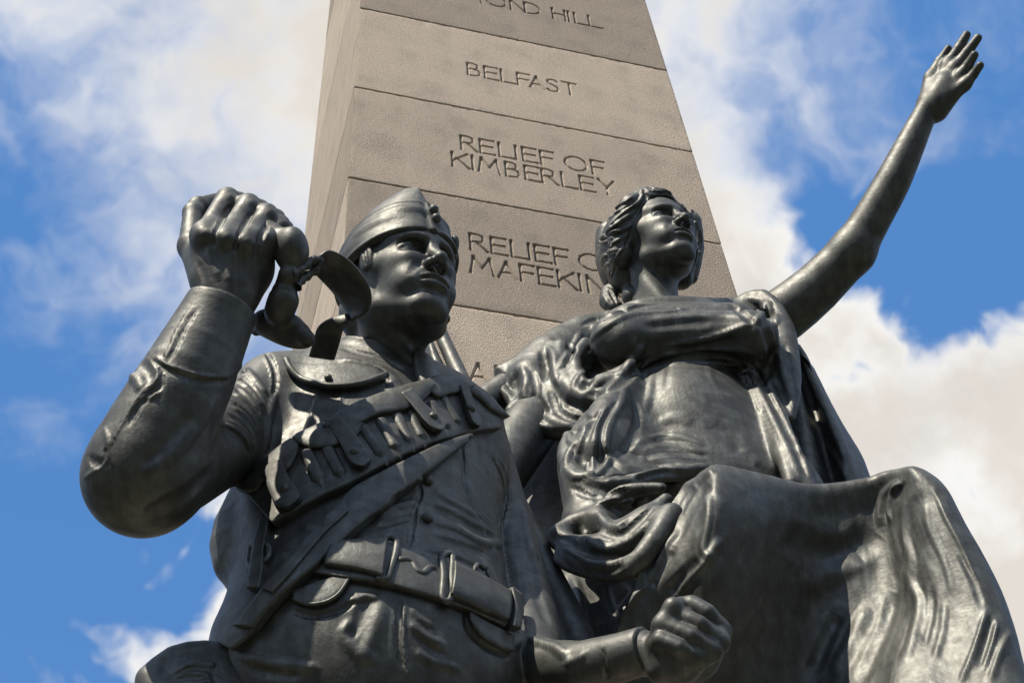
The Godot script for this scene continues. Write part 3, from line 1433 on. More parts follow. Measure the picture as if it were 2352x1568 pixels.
func hc(f: Array, T: Transform3D, a: Vector3, b: Vector3, ra: float, rb: float, k: float, cut := false) -> void:
	var s := T.basis.x.length()
	cone(f, T * a, T * b, ra * s, rb * s, k * s, cut)

func hb(f: Array, T: Transform3D, a: Vector3, r: Vector3, k: float, cut := false, turn := Basis()) -> void:
	var s := T.basis.x.length()
	ball(f, T * a, T.basis.orthonormalized() * turn, r * s, k * s, cut)

func hs(f: Array, T: Transform3D, pts: Array, w: float, h: float, sharp := false, taper := true) -> void:
	var s := T.basis.x.length()
	var c := Curve3D.new()
	for i in pts.size():
		var p: Vector3 = pts[i]
		var a: Vector3 = pts[maxi(i - 1, 0)]
		var b: Vector3 = pts[mini(i + 1, pts.size() - 1)]
		c.add_point(T * p, T.basis * ((a - b) / 6.0), T.basis * ((b - a) / 6.0))
	c.bake_interval = 0.02 * s
	var bp := c.get_baked_points()
	stroke3(f, bp, w * s, h * s, sharp, taper)

func face(f: Array, T: Transform3D, male: bool) -> void:
	var V := func(x: float, y: float, z: float) -> Vector3: return Vector3(x, y, z)
	var jw := 0.198 if male else 0.190
	hb(f, T, Vector3(0, 0.13, -0.06), Vector3(0.318, 0.37, 0.44), 0.03)
	hb(f, T, Vector3(0, 0.10, 0.10), Vector3(0.262, 0.28, 0.285), 0.08)              # forehead
	hb(f, T, Vector3(0, -0.12, 0.12), Vector3(0.215, 0.34, 0.255), 0.10)             # middle of the face
	for s: float in [-1.0, 1.0]:
		hc(f, T, Vector3(s * 0.215, -0.035, 0.13), Vector3(s * 0.130, -0.09, 0.285), 0.075, 0.075, 0.07)    # cheekbone
		hc(f, T, Vector3(s * jw, -0.16, -0.02), Vector3(s * (jw - 0.01), -0.30, 0.03), 0.075, 0.07, 0.08)  # jaw
		hc(f, T, Vector3(s * (jw - 0.01), -0.30, 0.03), Vector3(s * 0.075, -0.425, 0.25), 0.07, 0.07, 0.08)
		hc(f, T, Vector3(s * 0.20, 0.105, 0.235), Vector3(s * 0.05, 0.085, 0.35), 0.05, 0.045, 0.05)         # brow
		hb(f, T, Vector3(s * (0.138 if male else 0.148), -0.175, 0.165), Vector3(0.088, 0.13, 0.112) if male else Vector3(0.10, 0.145, 0.122), 0.08)                       # cheek
		hb(f, T, Vector3(s * 0.105, -0.245, 0.255), Vector3(0.10, 0.11, 0.11), 0.06)                         # side of the mouth
	hb(f, T, Vector3(0, -0.415, 0.285), Vector3(0.092 if male else 0.078, 0.078, 0.082), 0.07)                # chin
	hb(f, T, Vector3(0, -0.27, 0.265), Vector3(0.12, 0.13, 0.122), 0.06)                                      # muzzle
	# under the jaw
	hb(f, T, Vector3(0, -0.33, 0.05), Vector3(0.19, 0.12, 0.22), 0.08)
	# eye sockets
	for s: float in [-1.0, 1.0]:
		hb(f, T, Vector3(s * 0.128, 0.010, 0.366), Vector3(0.090, 0.056, 0.096), 0.042, true, Basis(Vector3(0, 0, 1), s * -0.12))
		hb(f, T, Vector3(s * 0.062, -0.005, 0.37), Vector3(0.035, 0.05, 0.05), 0.04, true)
	# nose
	hc(f, T, Vector3(0, 0.075, 0.345), Vector3(0, -0.03, 0.385), 0.036, 0.036, 0.045)
	hc(f, T, Vector3(0, -0.03, 0.385), Vector3(0, -0.135, 0.452), 0.034, 0.041, 0.03)
	hb(f, T, Vector3(0, -0.148, 0.455), Vector3(0.041, 0.039, 0.043), 0.02)
	for s: float in [-1.0, 1.0]:
		hb(f, T, Vector3(s * 0.054, -0.165, 0.395), Vector3(0.031, 0.034, 0.050), 0.025)
		hc(f, T, Vector3(s * 0.032, -0.192, 0.432), Vector3(s * 0.040, -0.192, 0.392), 0.017, 0.019, 0.012, true)
		# crease from the wing of the nose to the corner of the mouth
		hs(f, T, [Vector3(s * 0.095, -0.14, 0.36), Vector3(s * 0.125, -0.20, 0.345), Vector3(s * 0.15, -0.27, 0.31)], 0.045, -0.010 if male else -0.006)
	# eyeballs and lids
	for s: float in [-1.0, 1.0]:
		hb(f, T, Vector3(s * 0.128, 0.004, 0.262), Vector3(0.070, 0.062, 0.066), 0.010)
		hs(f, T, [Vector3(s * 0.062, -0.012, 0.318), Vector3(s * 0.090, 0.026, 0.336), Vector3(s * 0.130, 0.040, 0.334), Vector3(s * 0.172, 0.028, 0.312), Vector3(s * 0.200, -0.004, 0.285)], 0.022, 0.018)
		hs(f, T, [Vector3(s * 0.045, 0.072, 0.375), Vector3(s * 0.12, 0.098, 0.362), Vector3(s * 0.205, 0.088, 0.295)], 0.040, 0.016 if male else 0.010)
		hs(f, T, [Vector3(s * 0.064, -0.016, 0.318), Vector3(s * 0.10, -0.032, 0.326), Vector3(s * 0.145, -0.034, 0.322), Vector3(s * 0.195, -0.008, 0.288)], 0.016, 0.009)
		hs(f, T, [Vector3(s * 0.07, 0.050, 0.34), Vector3(s * 0.13, 0.062, 0.34), Vector3(s * 0.195, 0.044, 0.30)], 0.016, -0.008)
		# iris, cut as a shallow ring
		hb(f, T, Vector3(s * 0.128 + 0.004, 0.006, 0.338), Vector3(0.020, 0.022, 0.012), 0.006, true)
	# mouth
	hs(f, T, [Vector3(-0.115, -0.288, 0.335), Vector3(-0.06, -0.276, 0.378), Vector3(-0.015, -0.268, 0.395), Vector3(0, -0.272, 0.396), Vector3(0.015, -0.268, 0.395), Vector3(0.06, -0.276, 0.378), Vector3(0.115, -0.288, 0.335)], 0.026, -0.024)
	hs(f, T, [Vector3(-0.105, -0.278, 0.342), Vector3(-0.05, -0.252, 0.388), Vector3(-0.015, -0.244, 0.402), Vector3(0.015, -0.244, 0.402), Vector3(0.05, -0.252, 0.388), Vector3(0.105, -0.278, 0.342)], 0.032, 0.014)
	hs(f, T, [Vector3(-0.085, -0.304, 0.352), Vector3(-0.04, -0.312, 0.388), Vector3(0.04, -0.312, 0.388), Vector3(0.085, -0.304, 0.352)], 0.038, 0.018)
	hs(f, T, [Vector3(-0.08, -0.352, 0.35), Vector3(0, -0.358, 0.375), Vector3(0.08, -0.352, 0.35)], 0.045, -0.020)
	hs(f, T, [Vector3(0, -0.205, 0.41), Vector3(0, -0.235, 0.41)], 0.020, -0.010)
	# ears
	for s: float in ([1.0] if male else [-1.0, 1.0]):
		var turn := Basis(Vector3.UP, s * -0.45) * Basis(Vector3.RIGHT, -0.2)
		hb(f, T, Vector3(s * 0.345, -0.03, -0.05), Vector3(0.028, 0.115, 0.068), 0.02, false, turn)
		hb(f, T, Vector3(s * 0.385, -0.02, -0.035), Vector3(0.022, 0.075, 0.038), 0.015, true, turn)
		hb(f, T, Vector3(s * 0.335, -0.13, -0.02), Vector3(0.026, 0.035, 0.035), 0.02)
# points read from enlarged quarters of the photograph: halves plus the quarter's corner
func q1(a: Array) -> Array: return shifted(a, 172.3, 402.0)
func q2(a: Array) -> Array: return shifted(a, 172.3, 784.4)
func q3(a: Array) -> Array: return shifted(a, 1033.6, 574.2)
func q4(a: Array) -> Array: return shifted(a, 1176.0, 784.4)
func shifted(a: Array, x: float, y: float) -> Array:
	var o := []
	for i in range(0, a.size(), 2):
		o.append(a[i] * 0.5 + x)
		o.append(a[i + 1] * 0.5 + y)
	return o

# a free band between two edge lines of [px, py, s], with thickness in metres
func band(ea: Array, eb: Array, thick: float, n := 40, cols := 6) -> ArrayMesh:
	var pa := curve3(ea, n)
	var pb := curve3(eb, n)
	var v := PackedVector3Array()
	var ring := cols * 2 + 2
	for i in n:
		var t := (pa[mini(i + 1, n - 1)] - pa[maxi(i - 1, 0)]) + (pb[mini(i + 1, n - 1)] - pb[maxi(i - 1, 0)])
		var nn := t.cross(pb[i] - pa[i]).normalized() * (thick * 0.5)
		if i == 0 or i == n - 1:
			nn *= 0.5
		for j in cols + 1:
			v.append(pa[i].lerp(pb[i], float(j) / cols) + nn * (0.55 if j == 0 or j == cols else 1.0))
		for j in cols + 1:
			v.append(pb[i].lerp(pa[i], float(j) / cols) - nn * (0.55 if j == 0 or j == cols else 1.0))
	# close the ends
	var first := PackedVector3Array()
	var last := PackedVector3Array()
	for j in ring:
		first.append((pa[0] + pb[0]) * 0.5)
		last.append((pa[n - 1] + pb[n - 1]) * 0.5)
	var all := first
	all.append_array(v)
	all.append_array(last)
	var m := grid_arrays(all, n + 2, ring, true, false, true)
	# outside outward
	var mid := Vector3.ZERO
	var nn2: PackedVector3Array = m[1]
	var out := 0.0
	for i in range(1, n + 1):
		var c := (pa[i - 1] + pb[i - 1]) * 0.5
		for j in ring:
			out += nn2[i * ring + j].dot(all[i * ring + j] - c)
	if out < 0.0:
		m = grid_arrays(all, n + 2, ring, true, true, true)
	return to_mesh(m)

func curve3(flat: Array, n: int) -> PackedVector3Array:
	var p := PackedVector3Array()
	for i in range(0, flat.size(), 3):
		p.append(P(flat[i], flat[i + 1], flat[i + 2]))
	var acc := PackedFloat32Array([0.0])
	for i in range(1, p.size()):
		acc.append(acc[i - 1] + p[i].distance_to(p[i - 1]))
	var out := PackedVector3Array()
	var s := 0
	for i in n:
		var t := acc[acc.size() - 1] * i / maxf(n - 1, 1)
		while s < p.size() - 2 and acc[s + 1] < t:
			s += 1
		var u := (t - acc[s]) / maxf(acc[s + 1] - acc[s], 1e-6)
		out.append(p[s].cubic_interpolate(p[s + 1], p[maxi(s - 1, 0)], p[mini(s + 2, p.size() - 1)], clampf(u, 0, 1)))
	return out

# a round cord or rim laid on the front surface, radius in px
func cord(fr: Front, flat: Array, r: float, lift := 0.0, closed := false) -> ArrayMesh:
	var len := 0.0
	for i in range(2, flat.size(), 2):
		len += Vector2(flat[i] - flat[i - 2], flat[i + 1] - flat[i - 1]).length()
	var c := curve2(flat, maxi(4, int(len / 6.0)))
	var pts := PackedVector3Array()
	var rads := PackedFloat32Array()
	for i in c.size():
		var p := snap(fr, c[i].x, c[i].y, lift)
		pts.append(p)
		var e := 1.0
		if not closed and (i == 0 or i == c.size() - 1):
			e = 0.4
		rads.append(rp(p, r) * e)
	return to_mesh(tube(pts, rads, 8))

func dome(fr: Front, x: float, y: float, r: float, tall := 0.55, lift := 0.0) -> ArrayMesh:
	var h := front_at(fr, x, y)
	var n: Vector3 = h[1]
	n = (n - cam_f * 0.2).normalized()
	var p := PD(x, y, h[0]) + n * lift
	var rr := rp(p, r)
	var prof := [0.0, rr * 1.0, 0.35, rr * 1.0]
	for i in range(1, 7):
		var an := PI * 0.5 * i / 6.0
		prof.append_array([0.35 + 0.65 * sin(an), rr * cos(an)])
	return to_mesh(lathe(p - n * rr * 0.4, p + n * rr * tall, prof, 16))

# a cartridge in its loop: from px point a to b lying on the surface
func cartridge(fr: Front, x0: float, y0: float, x1: float, y1: float, r: float, lift: float) -> ArrayMesh:
	var a := snap(fr, x0, y0, lift)
	var b := snap(fr, x1, y1, lift)
	var m := rp(a, r)
	return to_mesh(lathe(a, b, [0.0, 0.0, 0.0, m, 0.06, m * 1.05, 0.62, m * 0.98, 0.70, m * 1.06, 0.74, m * 0.9, 0.80, m * 0.62, 0.84, m * 0.5, 0.95, m * 0.46, 1.0, m * 0.25, 1.0, 0.0], 12))
# ---------------------------------------------------------------- the soldier
var SF: Front      # the soldier's front surface

func rp(p: Vector3, r: float) -> float:
	return r * mpp(p)

func pcone(f: Array, a: Array, b: Array, k := 0.03, cut := false) -> void:
	# [px, py, s, radius in px]
	var p := P(a[0], a[1], a[2])
	var q := P(b[0], b[1], b[2])
	cone(f, p, q, rp(p, a[3]), rp(q, b[3]), k, cut)

func pchain(f: Array, pts: Array, k := 0.03, cut := false) -> void:
	if cut:
		for i in pts.size() - 1:
			pcone(f, pts[i], pts[i + 1], k, cut)
		return
	var v := PackedVector3Array()
	var r := PackedFloat32Array()
	for a: Array in pts:
		var p := P(a[0], a[1], a[2])
		v.append(p)
		r.append(rp(p, a[3]))
	chain(f, v, r, k)

func pball(f: Array, a: Array, bas: Basis, r: Vector3, k := 0.03, cut := false) -> void:
	ball(f, P(a[0], a[1], a[2]), bas, r, k, cut)

# cuts the field flat beyond the point p, along the axis
func cut_beyond(f: Array, p: Vector3, axis: Vector3, size: float, k := 0.006) -> void:
	var x := axis.cross(Vector3.UP).normalized()
	var b := Basis(x, axis, x.cross(axis))
	rbox(f, p + axis * size, b, Vector3(size * 1.6, size, size * 1.6), 0.004, k, true)

func soldier_cap(t: Node3D, T: Transform3D) -> void:
	# th: round the head from the brow, positive to the viewer's left; u: from the rim to the top
	var ys := [0.30, 0.38, 0.48, 0.575, 0.65, 0.685, 0.69, 0.685, 0.63]
	var surf := func(th: float, u: float, off: float) -> Vector3:
		var x := -0.366 * sin(th)
		var z := -0.060 + 0.465 * cos(th)
		var rim := Vector3(x, 0.135 - 0.035 * sin(th), z)
		var k := clampf((z + 0.5) / 0.93, 0.0, 1.0)
		var i := mini(int(k * 8.0), 7)
		var top := lerpf(ys[i], ys[i + 1], k * 8.0 - i)
		var xr := -0.30 * pow(1.0 - k, 0.75) + 0.0
		var p := rim
		p.y = lerpf(rim.y, top, u)
		p.x = lerpf(x, xr, pow(u, 1.7)) 
		p.z = lerpf(z, z * 0.90 - 0.06 * k, u)
		var out := Vector3(-sin(th) * 1.2, 0.1, cos(th)).normalized()
		return T * (p + out * (0.020 * sin(PI * u * 0.9) + off))
	var n := 120
	var v := PackedVector3Array()
	var rows := [-0.10, -0.02, 0.0, 0.06, 0.15, 0.25, 0.35, 0.45, 0.55, 0.65, 0.74, 0.82, 0.88, 0.92, 0.95, 0.97, 0.985, 0.995, 1.0]
	for u: float in rows:
		for j in n:
			var th := TAU * j / n
			var off := 0.0
			if u < 0.0:
				off = -0.03
			else:
				off = 0.008 * sin(u * 15.0 + 2.0 * th) * sin(u * PI)
			v.append(surf.call(th, maxf(u, 0.0), off))
	var cap := put("cap", to_mesh(grid_arrays(v, rows.size(), n, true, false, true)), M.bronze, t, "bronze folded side cap")
	# the turned-up curtain round the cap
	v = PackedVector3Array()
	rows = [0.0, 0.0, 0.03, 0.07, 0.12, 0.22, 0.32, 0.42, 0.52, 0.6, 0.68, 0.76, 0.84, 0.9, 0.95, 0.98, 0.995, 1.0, 1.0]
	for r in rows.size():
		var u: float = rows[r]
		for j in n:
			var th := TAU * j / n
			var top := 0.50 + 0.06 * cos(th) + 0.10 * maxf(0.0, sin(th)) * maxf(0.0, -cos(th) + 0.3)
			var off := 0.014 + 0.009 * sin(u * 9.0 + 2.5 * th) * sin(u * PI) + 0.005 * sin(u * 21.0 - 3.0 * th)  * sin(u * PI)
			if r == 0 or r == rows.size() - 1:
				off = -0.004
			elif r == 1 or r == rows.size() - 2:
				off = 0.012
			elif r > 1 and r < 4:
				off = 0.019
			elif r > rows.size() - 5:
				off = 0.019
			# the fold at the front
			var tt := th if th < PI else TAU - th
			off += 0.010 * exp(-tt * tt / 0.003) - 0.012 * exp(-(tt - 0.10) * (tt - 0.10) / 0.002)
			v.append(surf.call(th, u * top, off))
	put("curtain", to_mesh(grid_arrays(v, rows.size(), n, true, false, true)), M.bronze, cap)
	for y: float in [0.22, 0.40]:
		var a: Vector3 = surf.call(-0.05, y, 0.02)
		var b: Vector3 = surf.call(-0.05, y, 0.068)
		var s := 0.032 * 0.38
		put("button", to_mesh(lathe(a, b, [0.0, s, 0.4, s, 0.65, s * 0.9, 0.85, s * 0.6, 1.0, 0.0], 14)), M.bronze, cap)
	# the boss on the far side
	var bf := []
	var bp := P(1040, 567, 2.42)
	var bb := Basis(cam_r, cam_u, -cam_f) * Basis(Vector3(0, 0, 1), -0.25)
	ball(bf, bp, bb, Vector3(0.015, 0.030, 0.022), 0.006)
	ball(bf, P(1044, 588, 2.42), bb, Vector3(0.008, 0.010, 0.012), 0.006)
	ball(bf, P(1041, 565, 2.40), bb, Vector3(0.008, 0.019, 0.010), 0.006, true)
	put("boss", to_mesh(sculpt(bf, 0.002)), M.bronze, cap)

func raised_hand(f: Array) -> void:
	# seen on its back, fingers folded away over the grip
	var dz := -0.0
	var mcp := [[469, 542, 2.028, 26.2], [519, 552, 2.022, 26.2], [567, 559, 2.028, 24.4], [610, 556, 2.045, 21.0]]
	var pip := [[522, 458, 2.060, 27.1], [570, 472, 2.055, 27.1], [612, 493, 2.060, 25.4], [643, 515, 2.075, 21.0]]
	var dip := [[547, 465, 2.160, 23.6], [595, 482, 2.160, 23.6], [632, 502, 2.160, 21.8], [655, 524, 2.160, 17.5]]
	for i in 4:
		pcone(f, mcp[i], pip[i], 0.008)
		pcone(f, pip[i], dip[i], 0.008)
		pcone(f, dip[i], [dip[i][0] - 40, dip[i][1] + 30, 2.20, 22], 0.008)
	# back of the hand
	for i in 4:
		pcone(f, [500 + i * 14, 660, 2.095, 46], mcp[i], 0.035)
	pball(f, [536, 605, 2.09], Basis(cam_r, cam_u, -cam_f), Vector3(0.084, 0.094, 0.054), 0.03)
	pcone(f, [525, 640, 2.095, 59.5], [516, 752, 2.110, 48.4], 0.03)
	pcone(f, [581, 621, 2.100, 39.1], [547, 686, 2.100, 37.2], 0.03)
	# thumb
	pcone(f, [474, 640, 2.090, 37.2], [440, 566, 2.090, 31.6], 0.03)
	pcone(f, [440, 566, 2.090, 31.6], [443, 489, 2.095, 23.2], 0.012)
	pcone(f, [443, 489, 2.095, 23.2], [454, 474, 2.105, 22.3], 0.01)
	pcone(f, [454, 474, 2.105, 21.4], [495, 455, 2.140, 12.1], 0.01)
	# the gaps between the fingers
	var hf := front_of([sculpt(f, 0.009)])
	for a: Array in [[528, 474, 513, 500, 499, 528, 491, 566], [577, 489, 563, 514, 549, 542, 539, 575], [616, 512, 604, 533, 593, 556, 586, 589]]:
		fold(f, hf, a, 11, -15)
	for a: Array in [[478, 560, 488, 600, 500, 640], [530, 575, 530, 610, 528, 650], [575, 580, 565, 620, 552, 660]]:
		fold(f, hf, a, 16, 4)
	fold(f, hf, [452, 600, 470, 640, 478, 690], 14, -4)
	# knuckles and tendons
	for k: Array in [[467, 538, 2.005, 15.8], [515, 548, 2.002, 14.9], [563, 557, 2.010, 13.0]]:
		pcone(f, k, [k[0] + 4, k[1] + 3, k[2], k[3]], 0.022)
	for k: Array in [[522, 457, 2.045, 14.9], [570, 470, 2.040, 15.8], [612, 491, 2.045, 14.9], [643, 514, 2.060, 11.2]]:
		pcone(f, k, [k[0] + 8, k[1] + 3, k[2], k[3]], 0.018)

func lowered_hand(f: Array) -> void:
	var fing := [[[1588, 1390, 2.370, 21.8], [1625, 1406, 2.365, 20.9], [1656, 1449, 2.390, 20.0]], [[1570, 1418, 2.360, 21.8], [1608, 1434, 2.355, 20.9], [1652, 1474, 2.385, 20.9]], [[1543, 1444, 2.360, 20.9], [1588, 1461, 2.355, 20.9], [1634, 1495, 2.380, 20.0]], [[1518, 1471, 2.365, 20.0], [1560, 1487, 2.360, 20.0], [1606, 1513, 2.380, 19.1]]]
	for g: Array in fing:
		pchain(f, g, 0.008)
		pcone(f, g[2], [g[2][0] - 25, g[2][1] + 25, 2.46, 24], 0.02)
		pcone(f, g[0], [g[0][0] + 18, g[0][1] + 22, 2.42, 16], 0.008)
	pball(f, [1588, 1505, 2.45], Basis(cam_r, cam_u, -cam_f), Vector3(0.056, 0.052, 0.046), 0.02)
	pcone(f, [1547, 1517, 2.430, 51.0], [1478, 1498, 2.450, 45.5], 0.03)
	pcone(f, [1533, 1498, 2.400, 27.3], [1513, 1480, 2.390, 21.8], 0.02)
	pcone(f, [1560, 1535, 2.410, 30.9], [1514, 1540, 2.420, 27.3], 0.03)
	# thumb across the front
	pcone(f, [1516, 1471, 2.400, 25.5], [1522, 1436, 2.365, 23.7], 0.012)
	pcone(f, [1522, 1436, 2.365, 23.7], [1546, 1395, 2.350, 21.8], 0.01)
	pcone(f, [1546, 1395, 2.350, 20.9], [1562, 1386, 2.370, 16.4], 0.01)

func make_soldier() -> void:
	var t := thing("soldier_statue", P(860, 1900, 2.62), "dark bronze soldier in side cap and bandolier raising his fist", "statue")
	var yaw := deg_to_rad(21.0)
	var lat := Vector3(cos(yaw), 0.12, -sin(yaw)).normalized()
	var fwd := Vector3(sin(yaw), 0, cos(yaw))
	fwd = (fwd - lat * fwd.dot(lat)).normalized()
	var B := Basis(lat, fwd.cross(lat), fwd)
	# ---- tunic
	var f := []
	pball(f, [868, 1040, 2.66], B, Vector3(0.325, 0.31, 0.21), 0.05)
	pball(f, [850, 1255, 2.62], B, Vector3(0.30, 0.34, 0.225), 0.12)
	pball(f, [850, 1560, 2.60], B, Vector3(0.335, 0.33, 0.27), 0.14)
	pcone(f, [890, 905, 2.66, 100], [640, 915, 2.55, 90], 0.06)
	pcone(f, [890, 905, 2.66, 100], [1075, 970, 2.76, 80], 0.06)
	# pouches and bag carried at the side
	pchain(f, [[600, 1120, 2.60, 60], [555, 1215, 2.58, 66], [558, 1285, 2.58, 70], [610, 1345, 2.58, 62]], 0.03)
	pchain(f, [[690, 1400, 2.50, 60], [600, 1420, 2.50, 50], [530, 1452, 2.50, 22]], 0.04)
	# raised arm
	pchain(f, [[628, 905, 2.55, 88], [490, 1020, 2.38, 105], [330, 1092, 2.22, 130]], 0.05)
	pchain(f, [[330, 1092, 2.22, 128], [366, 990, 2.175, 122], [428, 872, 2.14, 108], [480, 765, 2.115, 92], [516, 690, 2.09, 82], [535, 650, 2.085, 82]], 0.05)
	var cuff := P(511, 698, 2.09)
	var axis := (P(535, 645, 2.075) - P(480, 765, 2.115)).normalized()
	cut_beyond(f, cuff, axis, 0.15)
	pcone(f, [524, 672, 2.087, 72], [494, 742, 2.108, 66], 0.006, true)
	# lowered arm
	pchain(f, [[1085, 985, 2.80, 72], [1155, 1200, 2.80, 66], [1208, 1420, 2.72, 74], [1220, 1530, 2.62, 76]], 0.012)
	pchain(f, [[1220, 1535, 2.62, 72], [1340, 1532, 2.51, 60], [1500, 1487, 2.43, 54]], 0.015)
	cut_beyond(f, P(1488, 1486, 2.435), (P(1500, 1480, 2.42) - P(1400, 1512, 2.48)).normalized(), 0.12)
	# stand collar
	var nb := P(885, 850, 2.585)
	var nt := P(896, 770, 2.53)
	cone(f, nb, nt, rp(nb, 108), rp(nt, 99), 0.03)
	var up := (nt - nb).normalized()
	cut_beyond(f, P(880, 798, 2.55), (up + lat * 0.15).normalized(), 0.2)
	var m := sculpt(f, 0.015)
	lap("soldier coarse")
	SF = front_of([m])
	# ---- folds of the cloth
	var s := f
	# raised sleeve: seam, cuff ridge, creases at the elbow
	fold(s, SF, q1([330, 790, 350, 830, 400, 860, 470, 890, 560, 920, 660, 930, 740, 905]), 8.0, 8.2)
	fold(s, SF, q1([340, 815, 400, 885, 480, 915, 580, 945, 700, 945]), 10.3, -9.0)
	fold(s, SF, q1([540, 600, 480, 690, 440, 780, 400, 860]), 6.9, 7.5, true)
	fold(s, SF, q1([560, 612, 505, 700, 462, 790, 425, 860]), 8.0, -6.0)
	fold(s, SF, q1([370, 860, 380, 920, 330, 980, 270, 1040, 225, 1120, 180, 1200, 150, 1260]), 9.2, 10.5, true)
	fold(s, SF, q1([395, 900, 395, 960, 345, 1010, 290, 1065, 245, 1150]), 10.3, -12.0)
	fold(s, SF, q1([310, 1020, 345, 1020, 385, 990]), 11.5, 10.5)
	fold(s, SF, q1([290, 850, 330, 900, 350, 950]), 18.4, -10.5)
	fold(s, SF, q1([240, 910, 290, 950, 310, 1000]), 16.1, 12.0)
	fold(s, SF, q1([150, 1240, 140, 1300, 165, 1380, 175, 1450]), 10.3, -12.0)
	fold(s, SF, q1([130, 1160, 150, 1230, 130, 1330, 40, 1390]), 11.5, 10.5, true)
	fold(s, SF, q1([60, 1290, 90, 1320, 140, 1330]), 16.1, -10.5)
	fold(s, SF, q1([330, 1380, 450, 1280, 560, 1150, 640, 1020]), 25.3, 7.5)
	fold(s, SF, q1([300, 1330, 420, 1230, 520, 1100]), 23.0, -7.5)
	fold(s, SF, q1([330, 1560, 430, 1500, 540, 1440, 610, 1360]), 27.6, -9.0)
	# upper arm
	for i in 5:
		var y := i * 62.0
		fold(s, SF, q1([760 - i * 14, 880 + y, 820 - i * 10, 930 + y, 880 - i * 14, 1010 + y]), 12.6, 10.5)
		fold(s, SF, q1([750 - i * 14, 915 + y, 805 - i * 10, 965 + y, 860 - i * 14, 1040 + y]), 11.5, -10.5)
	fold(s, SF, q1([650, 1130, 740, 1170, 800, 1230]), 10.3, 10.5, true)
	# armhole seam and shoulder
	fold(s, SF, q1([850, 800, 890, 870, 905, 940, 890, 1020]), 6.9, 9.0, true)
	fold(s, SF, q1([868, 800, 908, 870, 922, 940, 905, 1020]), 9.2, -9.0)
	# chest
	fold(s, SF, q1([920, 1000, 890, 1120, 875, 1260]), 13.8, 9.0)
	fold(s, SF, q1([1220, 850, 1330, 870, 1420, 900, 1490, 960]), 18.4, 10.5)
	fold(s, SF, q1([1240, 800, 1330, 820, 1430, 850, 1510, 900]), 13.8, -9.0)
	fold(s, SF, q1([1290, 850, 1380, 890, 1440, 950]), 10.3, -7.5)
	fold(s, SF, q1([1120, 1000, 1090, 1090, 1060, 1190]), 9.2, 9.0, true)
	fold(s, SF, q1([1225, 1010, 1190, 1120, 1175, 1170]), 9.2, 9.0, true)
	fold(s, SF, q1([1425, 930, 1430, 990, 1440, 1040]), 6.9, -7.5)
	# front opening
	fold(s, SF, q2([1590, 640, 1605, 690, 1580, 760, 1570, 850, 1550, 950]), 6.9, 9.0, true)
	fold(s, SF, q2([1570, 650, 1590, 700, 1560, 770, 1550, 850, 1530, 950]), 9.2, -10.5)
	fold(s, SF, q2([1790, 470, 1800, 600, 1815, 690, 1860, 780, 1940, 850]), 5.8, 7.5, true)
	fold(s, SF, q2([1775, 470, 1785, 600, 1800, 700, 1845, 790, 1920, 860]), 8.0, -7.5)
	fold(s, SF, q2([1915, 530, 1960, 620, 1970, 720, 1940, 850]), 8.0, -13.5)
	fold(s, SF, q2([1940, 520, 1985, 620, 1995, 730, 1965, 860]), 8.0, 10.5, true)
	fold(s, SF, q2([1380, 800, 1470, 760, 1580, 740]), 18.4, 9.0)
	fold(s, SF, q2([1400, 850, 1480, 820, 1560, 800]), 16.1, -9.0)
	fold(s, SF, q2([1650, 690, 1740, 740, 1850, 800]), 18.4, 9.0)
	fold(s, SF, q2([1640, 760, 1740, 800, 1840, 860, 1930, 900]), 20.7, -12.0)
	fold(s, SF, q2([1640, 830, 1750, 860, 1860, 920, 1960, 930]), 18.4, 12.0)
	fold(s, SF, q2([1650, 900, 1760, 930, 1900, 980]), 18.4, -10.5)
	fold(s, SF, q2([1620, 960, 1740, 980, 1860, 1040]), 16.1, 10.5)
	fold(s, SF, q2([1880, 860, 1910, 930, 1930, 1000]), 13.8, 9.0)
	fold(s, SF, q2([1040, 850, 1120, 870, 1200, 860]), 18.4, 7.5)
	# skirt of the tunic
	fold(s, SF, q2([1515, 1180, 1508, 1290, 1505, 1400, 1525, 1500, 1545, 1568]), 8.0, 13.5, true)
	fold(s, SF, q2([1495, 1180, 1488, 1290, 1486, 1400, 1505, 1500]), 11.5, -12.0)
	fold(s, SF, q2([1000, 1235, 1090, 1260, 1200, 1240, 1290, 1190]), 11.5, -12.0)
	fold(s, SF, q2([1280, 1280, 1240, 1340, 1290, 1420, 1380, 1470]), 23.0, 10.5)
	fold(s, SF, q2([1410, 1200, 1390, 1290, 1350, 1390, 1310, 1470]), 25.3, 10.5)
	fold(s, SF, q2([1340, 1180, 1300, 1290, 1250, 1370]), 20.7, -9.0)
	fold(s, SF, q2([1250, 1200, 1330, 1170, 1400, 1180]), 13.8, 9.0)
	fold(s, SF, q2([760, 1440, 860, 1470, 980, 1490, 1110, 1500]), 20.7, 10.5)
	fold(s, SF, q2([800, 1490, 900, 1520, 1020, 1530]), 18.4, -10.5)
	fold(s, SF, q2([1540, 1220, 1580, 1270, 1650, 1310]), 13.8, 7.5)
	fold(s, SF, q2([1540, 1290, 1600, 1350, 1690, 1390]), 16.1, 7.5)
	fold(s, SF, q2([1560, 1340, 1620, 1400, 1700, 1440]), 13.8, -7.5)
	fold(s, SF, q2([1560, 1420, 1640, 1470, 1760, 1500]), 16.1, 7.5)
	fold(s, SF, q2([1790, 1250, 1810, 1330, 1880, 1400, 1990, 1450]), 10.3, -12.0)
	fold(s, SF, q2([1810, 1250, 1840, 1330, 1910, 1390, 2000, 1430]), 9.2, 9.0, true)
	# lowered sleeve
	fold(s, SF, q2([2060, 760, 2080, 880, 2110, 1000]), 18.4, 9.0)
	fold(s, SF, q2([2090, 1000, 2120, 1150, 2170, 1290]), 20.7, -9.0)
